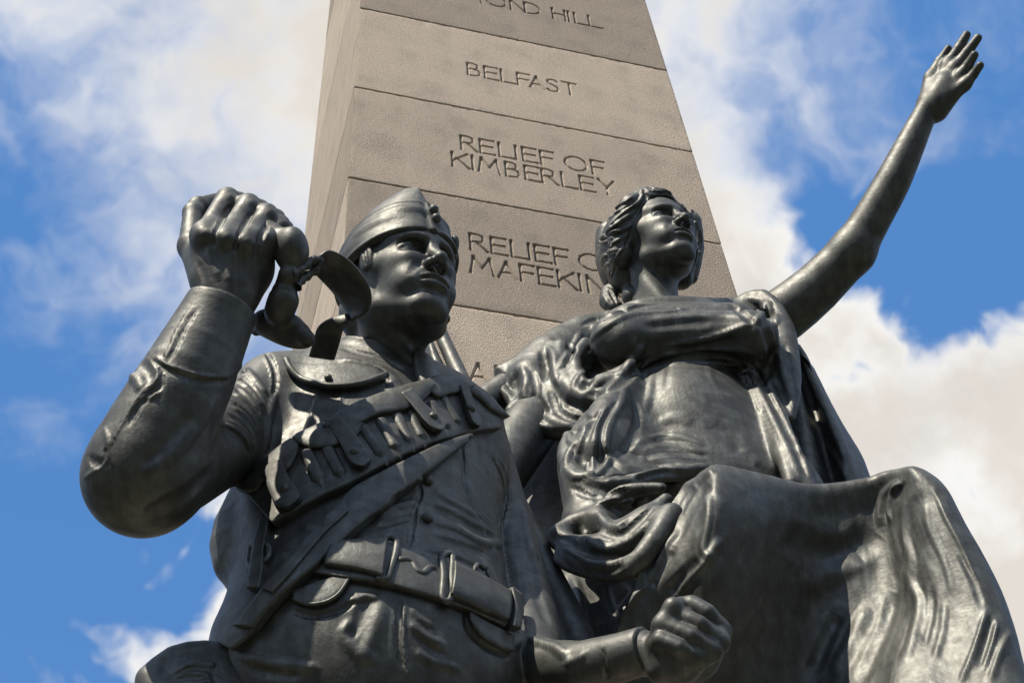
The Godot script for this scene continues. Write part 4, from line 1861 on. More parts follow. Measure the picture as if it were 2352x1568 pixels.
	fold(s, SF, q2([2120, 1380, 2200, 1400, 2260, 1450]), 18.4, 10.5)
	fold(s, SF, q4([0, 1400, 60, 1360, 150, 1390]), 18.4, 10.5)
	fold(s, SF, q4([240, 1480, 300, 1460, 340, 1430]), 16.1, 9.0)
	fold(s, SF, q4([415, 1410, 425, 1480, 440, 1560]), 8.0, -9.0)
	fold(s, SF, q4([595, 1300, 590, 1400, 605, 1500, 620, 1568]), 8.0, 9.0, true)
	lap("soldier folds")
	var fine := sculpt(f, 0.0052)
	lap("soldier tunic %d" % fine[0].size())
	put("tunic", to_mesh(fine), M.bronze, t)
	SF = front_of([fine])
	# ---- head and hands, one body
	var hf := []
	var T := head_frame(P(924, 658, 2.452), 0.38, deg_to_rad(37.0), deg_to_rad(-3.0), deg_to_rad(5.0))
	face(hf, T, true)
	cone(hf, T * Vector3(0, -0.24, -0.13), P(890, 850, 2.585), 0.083, 0.086, 0.03)
	# cords of the neck, hair at the nape and temple
	cone(hf, T * Vector3(-0.27, -0.22, -0.10), P(945, 835, 2.50), 0.022, 0.016, 0.04)
	hb(hf, T, Vector3(0, -0.06, -0.30), Vector3(0.29, 0.26, 0.19), 0.05)
	hb(hf, T, Vector3(-0.315, 0.05, 0.08), Vector3(0.03, 0.11, 0.07), 0.03)
	for i in 9:
		var z := -0.40 + i * 0.055
		hs(hf, T, [Vector3(-0.34 + 0.08 * absf(z + 0.2), 0.14, z), Vector3(-0.34 + 0.1 * absf(z + 0.2), 0.0, z - 0.03), Vector3(-0.29, -0.16, z - 0.03)], 0.022, -0.014)
	for i in 3:
		hs(hf, T, [Vector3(-0.335, 0.14, 0.09 + i * 0.03), Vector3(-0.335, 0.05, 0.095 + i * 0.025), Vector3(-0.32, -0.06, 0.10 + i * 0.012)], 0.014, -0.013)
	raised_hand(hf)
	lowered_hand(hf)
	# the arms inside the sleeves
	pchain(hf, [[512, 745, 2.11, 50], [440, 880, 2.14, 14], [350, 1080, 2.21, 14], [480, 1010, 2.38, 14], [640, 910, 2.56, 14], [890, 860, 2.6, 30]], 0.02)
	pchain(hf, [[890, 860, 2.6, 30], [1090, 980, 2.76, 14], [1180, 1200, 2.74, 14], [1225, 1440, 2.66, 14], [1225, 1535, 2.58, 14], [1340, 1530, 2.50, 16], [1470, 1500, 2.45, 48]], 0.02)
	var body := sculpt(hf, 0.0036)
	lap("soldier body %d" % body[0].size())
	put("body", to_mesh(body), M.bronze, t)
	soldier_cap(t, T)
	soldier_kit(t)
	lap("soldier kit")
# ---------------------------------------------------------------- what the soldier wears and carries
func soldier_kit(t: Node3D) -> void:
	# breast pocket flap with its rolled rim
	var fl := put("pocket_flap", plate(SF, q1([965, 868, 1060, 880, 1190, 880, 1320, 875, 1425, 935]), q1([972, 880, 1040, 960, 1160, 990, 1300, 985, 1422, 950]), 0.010, 0.006, 0, 6), M.bronze, t)
	put("rim", cord(SF, q1([962, 862, 985, 910, 1040, 955, 1150, 988, 1240, 990, 1330, 975, 1425, 938]), 8.0, 0.014), M.bronze, fl)
	put("button", dome(SF, 756, 881, 9, 0.8, 0.020), M.bronze, fl)
	# bandolier: back strap, cartridges, flaps with tabs
	var bl := put("bandolier", plate(SF, q2([780, 660, 1020, 500, 1270, 350, 1480, 260, 1640, 215, 1790, 240, 1930, 350]), q2([930, 860, 1130, 745, 1250, 690, 1430, 590, 1600, 505, 1830, 430, 1930, 415]), 0.014, 0.010, 0, 8), M.bronze, t)
	for c: Array in [[1075, 545, 1150, 715, 17], [1165, 525, 1245, 690, 16], [1318, 430, 1425, 600, 16], [1395, 400, 1482, 568, 16], [1465, 372, 1540, 535, 15], [1525, 352, 1592, 515, 13], [1615, 315, 1712, 465, 14], [1672, 292, 1757, 440, 13], [1755, 262, 1850, 418, 8], [1775, 262, 1868, 418, 8], [1795, 268, 1884, 416, 8], [1815, 276, 1898, 414, 7], [1835, 292, 1910, 412, 7]]:
		var a := q2([c[0], c[1], c[2], c[3]])
		put("cartridge", cartridge(SF, a[0], a[1], a[2], a[3], c[4] * 1.1, 0.016), M.bronze, bl)
	var flaps := [
		[[790, 668, 800, 635, 900, 560, 1010, 475, 1040, 490, 1048, 530], [792, 675, 810, 712, 870, 705, 915, 655, 1000, 620, 1046, 540], 0.020],
		[[1022, 478, 1040, 455, 1110, 420, 1220, 360, 1330, 320, 1345, 345], [1025, 484, 1045, 505, 1100, 525, 1200, 515, 1290, 470, 1342, 352], 0.020],
		[[1150, 430, 1165, 400, 1270, 330, 1450, 255, 1590, 215, 1632, 240], [1155, 440, 1265, 455, 1310, 418, 1400, 374, 1530, 345, 1628, 250], 0.026],
		[[1580, 230, 1600, 208, 1660, 185, 1745, 190, 1800, 240], [1584, 238, 1640, 290, 1690, 278, 1740, 268, 1796, 248], 0.022],
		[[1740, 212, 1755, 205, 1830, 250, 1900, 310, 1948, 368], [1742, 220, 1762, 250, 1830, 292, 1880, 340, 1942, 374], 0.018],
	]
	for c: Array in flaps:
		var fp := put("pouch_flap", plate(SF, q2(c[0]), q2(c[1]), 0.009, 0.010 + c[2] * 0.7, 0, 7, 0.006), M.bronze, bl)
		put("rim", cord(SF, q2(c[1]), 3.6, 0.013 + c[2] * 0.7), M.bronze, fp)
	var tabs := [
		[[890, 622, 915, 690, 945, 768, 968, 795, 1004, 808], [985, 580, 1000, 640, 1045, 715, 1058, 758, 1010, 806], 0.030, 995, 725],
		[[1165, 408, 1215, 500, 1258, 585, 1285, 612, 1322, 620], [1225, 390, 1290, 470, 1340, 545, 1355, 585, 1328, 617], 0.032, 1283, 562],
		[[1480, 288, 1530, 350, 1585, 422, 1612, 445, 1650, 456], [1530, 264, 1580, 330, 1645, 390, 1672, 425, 1656, 453], 0.036, 1613, 400],
		[[1735, 242, 1755, 310, 1776, 380, 1790, 412, 1815, 427], [1770, 236, 1790, 300, 1815, 370, 1828, 405, 1818, 425], 0.032, 1775, 352]]
	for c: Array in tabs:
		var tb := put("tab", plate(SF, q2(c[0]), q2(c[1]), 0.008, 0.014 + c[2] * 0.65, 0, 5), M.bronze, bl)
		var a := q2([c[3], c[4]])
		put("stud", dome(SF, a[0], a[1], 11, 0.8, 0.020 + c[2] * 0.65), M.bronze, tb)
	# cross strap, a broad band with a narrower one along it
	var cs := put("cross_strap", plate(SF, q2([1780, 448, 1600, 520, 1290, 690, 1205, 795, 1060, 965, 925, 1110, 760, 1320]), q2([1800, 462, 1640, 600, 1400, 800, 1265, 920, 1110, 1070, 960, 1200, 850, 1330]), 0.014, 0.016, 0, 8, 0.004), M.bronze, t)
	put("inner_strap", plate(SF, q2([1240, 780, 1130, 890, 1000, 1050, 890, 1170]), q2([1260, 830, 1160, 930, 1030, 1090, 940, 1190]), 0.010, 0.030, 0, 5), M.bronze, cs)
	put("strap_end", plate(SF, q2([790, 1275, 730, 1345, 680, 1390]), q2([850, 1325, 790, 1390, 740, 1420]), 0.012, 0.008, 0, 5), M.bronze, cs)
	# belt with frames and clasp
	var be := put("belt", plate(SF, q2([965, 985, 1120, 955, 1260, 935, 1430, 935, 1560, 985, 1690, 1030, 1830, 1090, 1990, 1200]), q2([975, 1035, 1090, 1075, 1190, 1095, 1400, 1125, 1540, 1160, 1690, 1205, 1830, 1260, 1960, 1320]), 0.010, 0.006, 0, 8), M.bronze, t)
	put("belt_end", plate(SF, q2([1190, 950, 1300, 937, 1430, 930]), q2([1150, 1055, 1290, 1075, 1410, 1108]), 0.012, 0.016, 0, 6, 0.006), M.bronze, be)
	put("belt_end", plate(SF, q2([1720, 1030, 1820, 1080, 1960, 1160]), q2([1705, 1190, 1820, 1240, 1955, 1300]), 0.012, 0.016, 0, 6, 0.006), M.bronze, be)
	put("frame", cord(SF, q2([1410, 940, 1440, 925, 1468, 945, 1462, 1010, 1440, 1080, 1425, 1115, 1390, 1115, 1385, 1100]), 8.5, 0.016), M.bronze, be)
	put("frame", cord(SF, q2([1665, 1020, 1690, 998, 1715, 1015, 1712, 1110, 1715, 1180, 1695, 1215, 1670, 1200, 1675, 1100, 1665, 1020]), 8.5, 0.016, true), M.bronze, be)
	put("clasp", cord(SF, q2([1470, 1030, 1510, 1022, 1545, 1035, 1560, 1070, 1590, 1085, 1620, 1060, 1650, 1070]), 11.0, 0.010), M.bronze, be)
	put("ring", cord(SF, q2([1810, 1075, 1830, 1042, 1865, 1060, 1875, 1100]), 6.0, 0.016), M.bronze, be)
	put("loop", plate(SF, q2([1960, 1150, 1975, 1240, 1965, 1330]), q2([2000, 1180, 2010, 1260, 2000, 1340]), 0.012, 0.020, 0, 5), M.bronze, be)
	# buttons of the front and flaps of the lower pockets
	for b: Array in [[1618, 640, 14], [1615, 815, 14], [1605, 1000, 12]]:
		var a := q2([b[0], b[1]])
		put("button", dome(SF, a[0], a[1], b[2], 0.7, 0.004), M.bronze, t)
	var pf := put("pocket_flap", plate(SF, q2([1000, 1150, 1090, 1120, 1180, 1090, 1250, 1085]), q2([1010, 1195, 1080, 1215, 1180, 1195, 1258, 1110]), 0.008, 0.004, 0, 5), M.bronze, t)
	put("rim", cord(SF, q2([1005, 1190, 1070, 1218, 1150, 1210, 1210, 1175, 1258, 1105]), 5.0, 0.010), M.bronze, pf)
	pf = put("pocket_flap", plate(SF, q2([1800, 1245, 1880, 1290, 1960, 1330, 2000, 1350]), q2([1810, 1290, 1850, 1350, 1920, 1400, 2000, 1430]), 0.008, 0.004, 0, 5), M.bronze, t)
	# collar tab, undone at the neck
	put("collar_tab", plate(SF, q1([1555, 815, 1590, 830, 1640, 880, 1670, 950]), q1([1545, 850, 1555, 900, 1570, 960, 1580, 985]), 0.010, 0.012, 0, 6, 0.01), M.bronze, t)
	# strap and case held in the raised hand
	var hd := []
	var cb := Basis(cam_r, cam_u, -cam_f)
	pball(hd, [671, 576, 2.07], cb, Vector3(0.035, 0.053, 0.045), 0.01)
	pchain(hd, [[600, 525, 2.06, 30], [640, 555, 2.065, 32], [668, 580, 2.07, 30]], 0.02)
	pchain(hd, [[662, 632, 2.09, 24], [655, 655, 2.11, 24], [650, 690, 2.13, 36], [640, 715, 2.15, 34]], 0.012)
	ball(hd, P(652, 757, 2.22), cb * Basis(Vector3(0, 0, 1), -0.42), Vector3(0.072, 0.034, 0.05), 0.012)
	pchain(hd, [[612, 742, 2.20, 26], [665, 752, 2.20, 30], [704, 778, 2.20, 20]], 0.02)
	pcone(hd, [582, 760, 2.22, 8], [588, 764, 2.22, 8], 0.008)
	pcone(hd, [676, 776, 2.155, 7], [702, 790, 2.155, 7], 0.006, true)
	var case := put("strapped_case", to_mesh(sculpt(hd, 0.0034)), M.bronze, t)
	put("loop_strap", band([735, 588, 2.10, 757, 575, 2.10, 798, 595, 2.12, 833, 633, 2.15, 851, 672, 2.18, 845, 713, 2.22, 806, 737, 2.25], [708, 618, 2.13, 716, 622, 2.14, 734, 639, 2.17, 763, 669, 2.21, 786, 701, 2.25, 797, 722, 2.27, 799, 728, 2.27], 0.009, 44), M.bronze, case)
	put("strap_end", band([799, 722, 2.26, 775, 727, 2.26, 748, 736, 2.26, 729, 752, 2.27, 719, 785, 2.31, 709, 818, 2.36], [803, 733, 2.25, 800, 738, 2.25, 796, 742, 2.255, 788, 756, 2.27, 779, 790, 2.31, 768, 826, 2.36], 0.010, 34), M.bronze, case)
	put("buckle", to_mesh(tube(curve3([669, 630, 2.08, 690, 618, 2.09, 715, 600, 2.10, 735, 596, 2.11, 728, 618, 2.12, 706, 632, 2.12, 690, 644, 2.11, 681, 660, 2.11], 26), PackedFloat32Array(range(26).map(func(i: int) -> float: return 0.010 + 0.003 * sin(i * 2.1))), 8)), M.bronze, case)
	# the belt's hanging strap at the side
	var hs_ := put("hanging_strap", plate(SF, q2([880, 790, 855, 880, 835, 970, 820, 1060, 810, 1150]), q2([918, 795, 900, 890, 885, 975, 880, 1060, 865, 1150]), 0.010, 0.010, 0, 5), M.bronze, t)
	put("buckle", cord(SF, q2([825, 960, 900, 955, 895, 1020, 820, 1045, 825, 960]), 6.5, 0.012, true), M.bronze, hs_)
	var hv := []
	pchain(hv, [[345, 1560, 2.42, 34], [400, 1515, 2.42, 32], [470, 1505, 2.43, 34], [545, 1520, 2.44, 40]], 0.03)
	pchain(hv, [[360, 1640, 2.42, 60], [450, 1600, 2.44, 90], [540, 1610, 2.46, 80]], 0.05)
	pchain(hv, [[505, 1500, 2.42, 16], [520, 1490, 2.41, 16], [545, 1500, 2.41, 16]], 0.02)
	var HV := front_of([sculpt(hv, 0.009)])
	for a: Array in [[380, 1560, 430, 1535, 490, 1540, 520, 1560], [350, 1600, 400, 1560, 470, 1555], [500, 1520, 490, 1550, 500, 1590]]:
		fold(hv, HV, a, 12, -8)
	for a: Array in [[400, 1545, 450, 1522, 500, 1530], [430, 1580, 480, 1565, 520, 1590]]:
		fold(hv, HV, a, 10, 7)
	put("haversack", to_mesh(sculpt(hv, 0.0045)), M.bronze, t)
	# legs, below the picture
	var lg := []
	for k: Array in [[720, -0.32, -2.45], [960, 0.02, -2.72]]:
		var hip := P(k[0], 1600, 2.60)
		chain(lg, PackedVector3Array([hip, hip.lerp(Vector3(k[1], 1.95, k[2]), 0.45) + Vector3(0, 0, 0.06), Vector3(k[1], 2.0, k[2])]), PackedFloat32Array([0.17, 0.125, 0.08]), 0.03)
	put("trousers", to_mesh(sculpt(lg, 0.014)), M.bronze, t)
	for k: Array in [[-0.32, -2.45], [0.02, -2.72]]:
		var bt := []
		chain(bt, PackedVector3Array([Vector3(k[0], 2.08, k[1]), Vector3(k[0], 1.95, k[1] + 0.03), Vector3(k[0] + 0.08, 1.925, k[1] + 0.24)]), PackedFloat32Array([0.085, 0.075, 0.05]), 0.02)
		put("boot", to_mesh(sculpt(bt, 0.014)), M.bronze, t)
# ---------------------------------------------------------------- the woman
var WF: Front

func z4(a: Array) -> Array:          # points read from the enlarged head
	var o := []
	for i in range(0, a.size(), 2):
		o.append(a[i] * 0.21975 + 1320.7)
		o.append(a[i + 1] * 0.21975 + 402.0)
	return o

# a draped sheet: columns of control points [px, py, s, ...] from top to bottom; strokes [[x, y, ...], half width px, height px]
func drape(columns: Array, rows: int, cols: int, thick: float, strokes: Array, grain := 0.0) -> Array:
	var nc := columns.size()
	var nr: int = columns[0].size() / 3
	var ctrl := []
	for c: Array in columns:
		var line := PackedVector3Array()
		for i in nr:
			line.append(P(c[3 * i], c[3 * i + 1], c[3 * i + 2]))
		ctrl.append(line)
	var v := PackedVector3Array()
	for j in rows:
		var tv := float(j) / (rows - 1) * (nr - 1)
		var a := mini(int(tv), nr - 2)
		var u := tv - a
		var line := PackedVector3Array()
		for c: PackedVector3Array in ctrl:
			line.append(c[a].cubic_interpolate(c[a + 1], c[maxi(a - 1, 0)], c[mini(a + 2, nr - 1)], u))
		for i in cols:
			var tu := float(i) / (cols - 1) * (nc - 1)
			var b := mini(int(tu), nc - 2)
			v.append(line[b].cubic_interpolate(line[b + 1], line[maxi(b - 1, 0)], line[mini(b + 2, nc - 1)], tu - b))
	var m := grid_arrays(v, rows, cols)
	var n: PackedVector3Array = m[1]
	# folds
	var px := PackedVector2Array()
	for p in v:
		px.append(to_px(p))
	var wig := FastNoiseLite.new()
	wig.frequency = 9.0
	wig.fractal_octaves = 3
	var shift := PackedFloat32Array()
	shift.resize(v.size())
	for st: Array in strokes:
		var line := curve2(st[0], maxi(3, st[0].size() * 4))
		var w: float = st[1]
		var h: float = st[2]
		var lo := line[0]
		var hi := line[0]
		for q in line:
			lo = lo.min(q)
			hi = hi.max(q)
		lo -= Vector2(w, w)
		hi += Vector2(w, w)
		var ln := line.size()
		for i in v.size():
			var q := px[i]
			if q.x < lo.x or q.y < lo.y or q.x > hi.x or q.y > hi.y:
				continue
			var best := 1e9
			var at := 0.0
			for k in ln - 1:
				var a := line[k]
				var ba := line[k + 1] - a
				var t := clampf((q - a).dot(ba) / maxf(ba.length_squared(), 1e-6), 0.0, 1.0)
				var d := (q - a - ba * t).length_squared()
				if d < best:
					best = d
					at = (k + t) / (ln - 1)
			var e := minf(1.0, minf(at, 1.0 - at) * 5.0 + 0.2)
			var x := best / (w * w)
			if x < 1.0:
				shift[i] += h * e * (1.0 - x) * (1.0 - x)
	for i in v.size():
		var g := grain * wig.get_noise_3d(v[i].x * 2.0, v[i].y * 0.7, v[i].z * 2.0) if grain > 0.0 else 0.0
		v[i] += n[i] * (shift[i] * mpp(v[i]) + g)
	m = grid_arrays(v, rows, cols)
	n = m[1]
	# the back of the sheet
	var nv := v.size()
	var idx: PackedInt32Array = m[2]
	var bi := PackedInt32Array()
	var vv := v.duplicate()
	var nn := n.duplicate()
	for i in nv:
		vv.append(v[i] - n[i] * thick)
		nn.append(-n[i])
	for t in range(0, idx.size(), 3):
		bi.append_array(PackedInt32Array([idx[t] + nv, idx[t + 2] + nv, idx[t + 1] + nv]))
	var border := PackedInt32Array()
	for i in cols:
		border.append(i)
	for j in range(1, rows):
		border.append(j * cols + cols - 1)
	for i in range(cols - 2, -1, -1):
		border.append((rows - 1) * cols + i)
	for j in range(rows - 2, 0, -1):
		border.append(j * cols)
	for k in border.size():
		var a := border[k]
		var b := border[(k + 1) % border.size()]
		bi.append_array(PackedInt32Array([a, b, b + nv, a, b + nv, a + nv]))
	idx.append_array(bi)
	return [vv, nn, idx]

func open_hand(f: Array) -> void:
	var bases := [[2178, 150, 2.885, 14], [2193, 158, 2.88, 14], [2206, 176, 2.88, 13.5], [2217, 194, 2.885, 12]]
	var mids := [[2203, 112, 2.85, 12.5], [2222, 121, 2.845, 12.5], [2225, 149, 2.85, 12], [2236, 172, 2.86, 11]]
	var tips := [[2221, 80, 2.82, 10], [2247, 87, 2.81, 10], [2239, 126, 2.82, 10], [2252, 150, 2.83, 9.5]]
	for i in 4:
		pcone(f, bases[i], mids[i], 0.006)
		pcone(f, mids[i], tips[i], 0.004)
		pcone(f, [2138 + i * 5, 250, 2.955, 24], bases[i], 0.025)
	pcone(f, [2170, 195, 2.91, 24], [2150, 235, 2.94, 28], 0.02)
	pcone(f, [2133, 235, 2.95, 24], [2140, 180, 2.92, 17], 0.02)
	pcone(f, [2140, 180, 2.92, 17], [2160, 142, 2.89, 12], 0.012)
	pcone(f, [2160, 142, 2.89, 12], [2179, 111, 2.86, 8.5], 0.008)

func make_woman() -> void:
	var t := thing("woman_statue", P(1640, 1950, 2.9), "dark bronze draped woman with one bare arm raised to the sky", "statue")
	var yaw := deg_to_rad(14.0)
	var lat := Vector3(cos(yaw), 0.05, -sin(yaw)).normalized()
	var fwd := Vector3(sin(yaw), 0, cos(yaw))
	fwd = (fwd - lat * fwd.dot(lat)).normalized()
	var B := Basis(lat, fwd.cross(lat), fwd)
	var f := []
	pball(f, [1595, 850, 3.40], B, Vector3(0.245, 0.23, 0.19), 0.05)
	pball(f, [1590, 1010, 3.30], B, Vector3(0.235, 0.26, 0.20), 0.14)
	pball(f, [1650, 1150, 3.26], B, Vector3(0.32, 0.24, 0.19), 0.14)
	pball(f, [1575, 985, 3.22], B, Vector3(0.15, 0.15, 0.14), 0.10)
	# bust and the cloth drawn tight across it
	pcone(f, [1432, 785, 3.14, 72], [1715, 778, 3.15, 66], 0.05)
	pcone(f, [1418, 780, 3.10, 54], [1430, 788, 3.10, 54], 0.05)
	pcone(f, [1722, 768, 3.10, 46], [1732, 775, 3.11, 46], 0.05)
	pcone(f, [1450, 758, 3.22, 62], [1690, 752, 3.23, 58], 0.06)
	pcone(f, [1490, 735, 3.28, 45], [1610, 735, 3.29, 45], 0.06)
	# shoulders
	pcone(f, [1480, 765, 3.36, 72], [1340, 800, 3.40, 56], 0.05)
	pcone(f, [1600, 745, 3.36, 58], [1740, 738, 3.36, 58], 0.05)
	# neckline roll
	pchain(f, [[1388, 748, 3.26, 18], [1420, 722, 3.24, 17], [1470, 703, 3.22, 16], [1530, 697, 3.22, 15], [1580, 700, 3.24, 14], [1625, 712, 3.28, 14]], 0.03)
	# cloth over the shoulder beside the soldier
	pchain(f, [[1395, 735, 3.32, 20], [1345, 752, 3.32, 24], [1300, 775, 3.32, 22], [1255, 800, 3.30, 20], [1200, 835, 3.30, 16], [1150, 852, 3.30, 14]], 0.03)
	pchain(f, [[1335, 800, 3.36, 66], [1270, 850, 3.34, 78], [1230, 890, 3.32, 74]], 0.05)
	pchain(f, [[1150, 858, 3.30, 12], [1160, 895, 3.27, 12], [1190, 925, 3.25, 14], [1225, 905, 3.24, 16]], 0.02)
	pchain(f, [[1215, 860, 3.26, 22], [1260, 920, 3.22, 26], [1300, 960, 3.20, 26], [1380, 975, 3.18, 24]], 0.04)
	pchain(f, [[1290, 800, 3.24, 20], [1285, 850, 3.20, 24], [1320, 905, 3.16, 24], [1380, 915, 3.13, 22], [1440, 900, 3.11, 18]], 0.03)
	pchain(f, [[1345, 790, 3.20, 16], [1320, 830, 3.18, 16], [1340, 880, 3.15, 18], [1400, 870, 3.11, 18], [1450, 845, 3.09, 18]], 0.025)
	# lower hem of the sleeve
	pchain(f, [[1175, 945, 3.24, 16], [1240, 985, 3.22, 20], [1310, 990, 3.20, 24]], 0.04)
	pcone(f, [1240, 930, 3.28, 60], [1330, 950, 3.26, 50], 0.05)
	# sleeve over the raised arm
	pchain(f, [[1722, 690, 3.30, 20], [1752, 684, 3.28, 20], [1785, 715, 3.25, 20], [1805, 770, 3.22, 24], [1812, 840, 3.20, 26], [1818, 905, 3.18, 22], [1818, 960, 3.17, 9]], 0.03)
	pcone(f, [1770, 780, 3.26, 46], [1790, 880, 3.22, 36], 0.04)
	# cloth falling from the girdle
	pchain(f, [[1435, 890, 3.10, 34], [1395, 960, 3.04, 48], [1362, 1040, 2.98, 50]], 0.04)
	pchain(f, [[1302, 1000, 3.02, 10], [1298, 1050, 2.98, 14], [1325, 1095, 2.93, 18], [1400, 1112, 2.91, 20], [1480, 1100, 2.93, 18], [1560, 1085, 2.96, 16], [1620, 1075, 2.98, 12]], 0.03)
	pchain(f, [[1310, 1100, 2.96, 18], [1340, 1150, 2.94, 20], [1400, 1165, 2.92, 18], [1440, 1150, 2.92, 16]], 0.03)
	pchain(f, [[1378, 1190, 2.88, 14], [1385, 1160, 2.87, 16], [1430, 1130, 2.85, 17], [1480, 1122, 2.84, 15], [1520, 1120, 2.83, 12]], 0.02)
	pchain(f, [[1378, 1190, 2.86, 16], [1415, 1215, 2.82, 18], [1465, 1200, 2.80, 18], [1530, 1150, 2.79, 18]], 0.03)
	pchain(f, [[1282, 1228, 2.90, 16], [1310, 1200, 2.90, 16], [1355, 1190, 2.88, 14]], 0.025)
	pchain(f, [[1290, 1285, 2.88, 16], [1330, 1300, 2.84, 22], [1390, 1312, 2.80, 26], [1450, 1305, 2.76, 26], [1500, 1250, 2.74, 28], [1545, 1180, 2.75, 26]], 0.04)
	pchain(f, [[1285, 1240, 2.90, 20], [1340, 1265, 2.86, 36], [1420, 1260, 2.82, 44], [1490, 1210, 2.79, 40]], 0.05)
	pcone(f, [1340, 1080, 3.05, 60], [1360, 1200, 2.98, 60], 0.05)
	pcone(f, [1470, 930, 3.22, 60], [1420, 1060, 3.08, 66], 0.06)
	pcone(f, [1420, 1060, 3.08, 66], [1560, 1120, 3.06, 60], 0.06)
	pcone(f, [1344, 1208, 2.97, 46], [1390, 1230, 2.92, 50], 0.05)
	# cloth strips at the far side of the waist
	pchain(f, [[1770, 890, 3.20, 14], [1800, 970, 3.14, 14], [1830, 1050, 3.09, 14], [1860, 1120, 3.06, 14]], 0.03)
	pchain(f, [[1745, 900, 3.18, 18], [1790, 1010, 3.10, 20], [1820, 1110, 3.06, 20]], 0.04)
	lap("woman prims")
	var m := sculpt(f, 0.015)
	WF = front_of([m])
	lap("woman coarse")
	var s := f
	# neckline and bust
	fold(s, WF, q3([610, 345, 660, 320, 730, 300, 820, 270, 900, 250]), 12.0, -5.7)
	fold(s, WF, q3([640, 440, 660, 400, 720, 350, 820, 300, 950, 285, 1080, 270]), 13.5, 5.7)
	fold(s, WF, q3([690, 340, 760, 300, 860, 262, 980, 245]), 12.0, -6.6)
	fold(s, WF, q3([920, 330, 1060, 310, 1200, 300, 1350, 310]), 21.0, 3.8)
	fold(s, WF, q3([900, 350, 1040, 335, 1200, 330]), 21.0, -3.8)
	fold(s, WF, q3([1000, 440, 1130, 420, 1250, 390, 1380, 340]), 16.5, 8.5, true)
	fold(s, WF, q3([860, 400, 920, 440, 1000, 430, 1080, 410]), 24.0, -5.7)
	fold(s, WF, q3([1010, 460, 1130, 450, 1260, 430, 1370, 400]), 21.0, -5.7)
	fold(s, WF, q3([640, 450, 650, 500, 620, 560, 580, 590, 565, 640]), 13.5, 8.5, true)
	fold(s, WF, q3([660, 470, 675, 530, 640, 590, 610, 640]), 16.5, -8.5)
	fold(s, WF, q3([900, 440, 840, 500, 800, 560, 720, 590, 640, 640]), 18.0, 9.5)
	fold(s, WF, q3([880, 520, 810, 590, 740, 640, 640, 665]), 18.0, -11.4)
	# girdle under the bust
	fold(s, WF, q3([840, 570, 900, 530, 1000, 490, 1130, 465, 1250, 458, 1320, 465]), 13.5, 8.5, true)
	fold(s, WF, q3([880, 555, 980, 515, 1100, 490, 1250, 490, 1350, 520, 1430, 580]), 18.0, -11.4)
	fold(s, WF, q3([850, 590, 960, 540, 1100, 515, 1250, 515, 1360, 545, 1440, 610]), 13.5, 5.7)
	fold(s, WF, q3([1400, 350, 1420, 420, 1410, 500, 1440, 570]), 15.0, 6.6)
	fold(s, WF, q3([1440, 360, 1470, 440, 1470, 520, 1455, 610]), 15.0, -9.5)
	fold(s, WF, q3([1300, 460, 1390, 480, 1440, 540, 1460, 620]), 15.0, 5.7)
	# sleeve over the raised arm
	fold(s, WF, q3([1290, 250, 1340, 290, 1400, 340]), 15.0, -7.6)
	fold(s, WF, q3([1375, 220, 1430, 240, 1440, 290, 1400, 340]), 13.5, 7.6)
	fold(s, WF, q3([1460, 230, 1470, 290, 1450, 340, 1480, 420]), 15.0, -8.5)
	fold(s, WF, q3([1500, 300, 1500, 400, 1520, 520, 1560, 640]), 15.0, 7.6)
	fold(s, WF, q3([1480, 430, 1490, 540, 1520, 640, 1560, 740]), 15.0, -8.5)
	fold(s, WF, q3([1540, 440, 1560, 540, 1580, 660]), 12.0, -5.7)
	# belly
	fold(s, WF, q3([1210, 800, 1290, 860, 1340, 930, 1400, 960]), 33.0, -3.8)
	fold(s, WF, q3([1340, 900, 1380, 950, 1430, 990]), 21.0, 4.8)
	fold(s, WF, q3([1380, 570, 1440, 680, 1500, 800, 1560, 920, 1610, 1040]), 15.0, 5.7)
	fold(s, WF, q3([1400, 560, 1470, 680, 1530, 800, 1590, 920, 1640, 1040]), 15.0, -7.6)
	fold(s, WF, q3([1470, 640, 1540, 760, 1600, 880, 1660, 1050]), 12.0, 6.6)
	fold(s, WF, q3([1500, 680, 1570, 800, 1630, 920, 1680, 1060]), 12.0, -7.6)
	fold(s, WF, q3([960, 790, 1040, 770, 1120, 800]), 21.0, 2.8)
	fold(s, WF, q3([1000, 850, 1080, 870, 1160, 950]), 24.0, 2.8)
	fold(s, WF, q3([930, 540, 920, 640, 900, 740]), 14, 3.0)
	fold(s, WF, q3([1010, 520, 1000, 580, 990, 640]), 12, -2.0)
	fold(s, WF, q3([1180, 500, 1200, 580, 1230, 640]), 14, 2.0)
	fold(s, WF, q3([1330, 540, 1390, 640, 1430, 740]), 12, 3.0)
	for i in 6:
		fold(s, WF, q3([860 + i * 12.0, 880 + i * 22.0, 960 + i * 8.0, 850 + i * 26.0, 1080, 860 + i * 24.0, 1180, 900 + i * 16.0]), 10, 2.6 if i % 2 == 0 else -2.6)
	# the falling cloth
	fold(s, WF, q3([800, 640, 790, 700, 740, 780, 720, 880, 720, 960]), 13.5, 9.5)
	fold(s, WF, q3([770, 700, 700, 800, 690, 900, 690, 980]), 13.5, -9.5)
	fold(s, WF, q3([720, 720, 680, 800, 665, 900, 655, 990]), 12.0, 8.5)
	fold(s, WF, q3([830, 640, 860, 740, 850, 840, 800, 920]), 18.0, -9.5)
	fold(s, WF, q3([690, 740, 640, 830, 610, 920, 600, 990]), 15.0, -8.5)
	fold(s, WF, q3([600, 820, 560, 830, 550, 870, 570, 890, 545, 930, 530, 1000]), 12.0, 7.6)
	fold(s, WF, q3([530, 1000, 580, 1040, 660, 1020, 720, 960, 780, 990, 860, 990]), 15.0, 8.5)
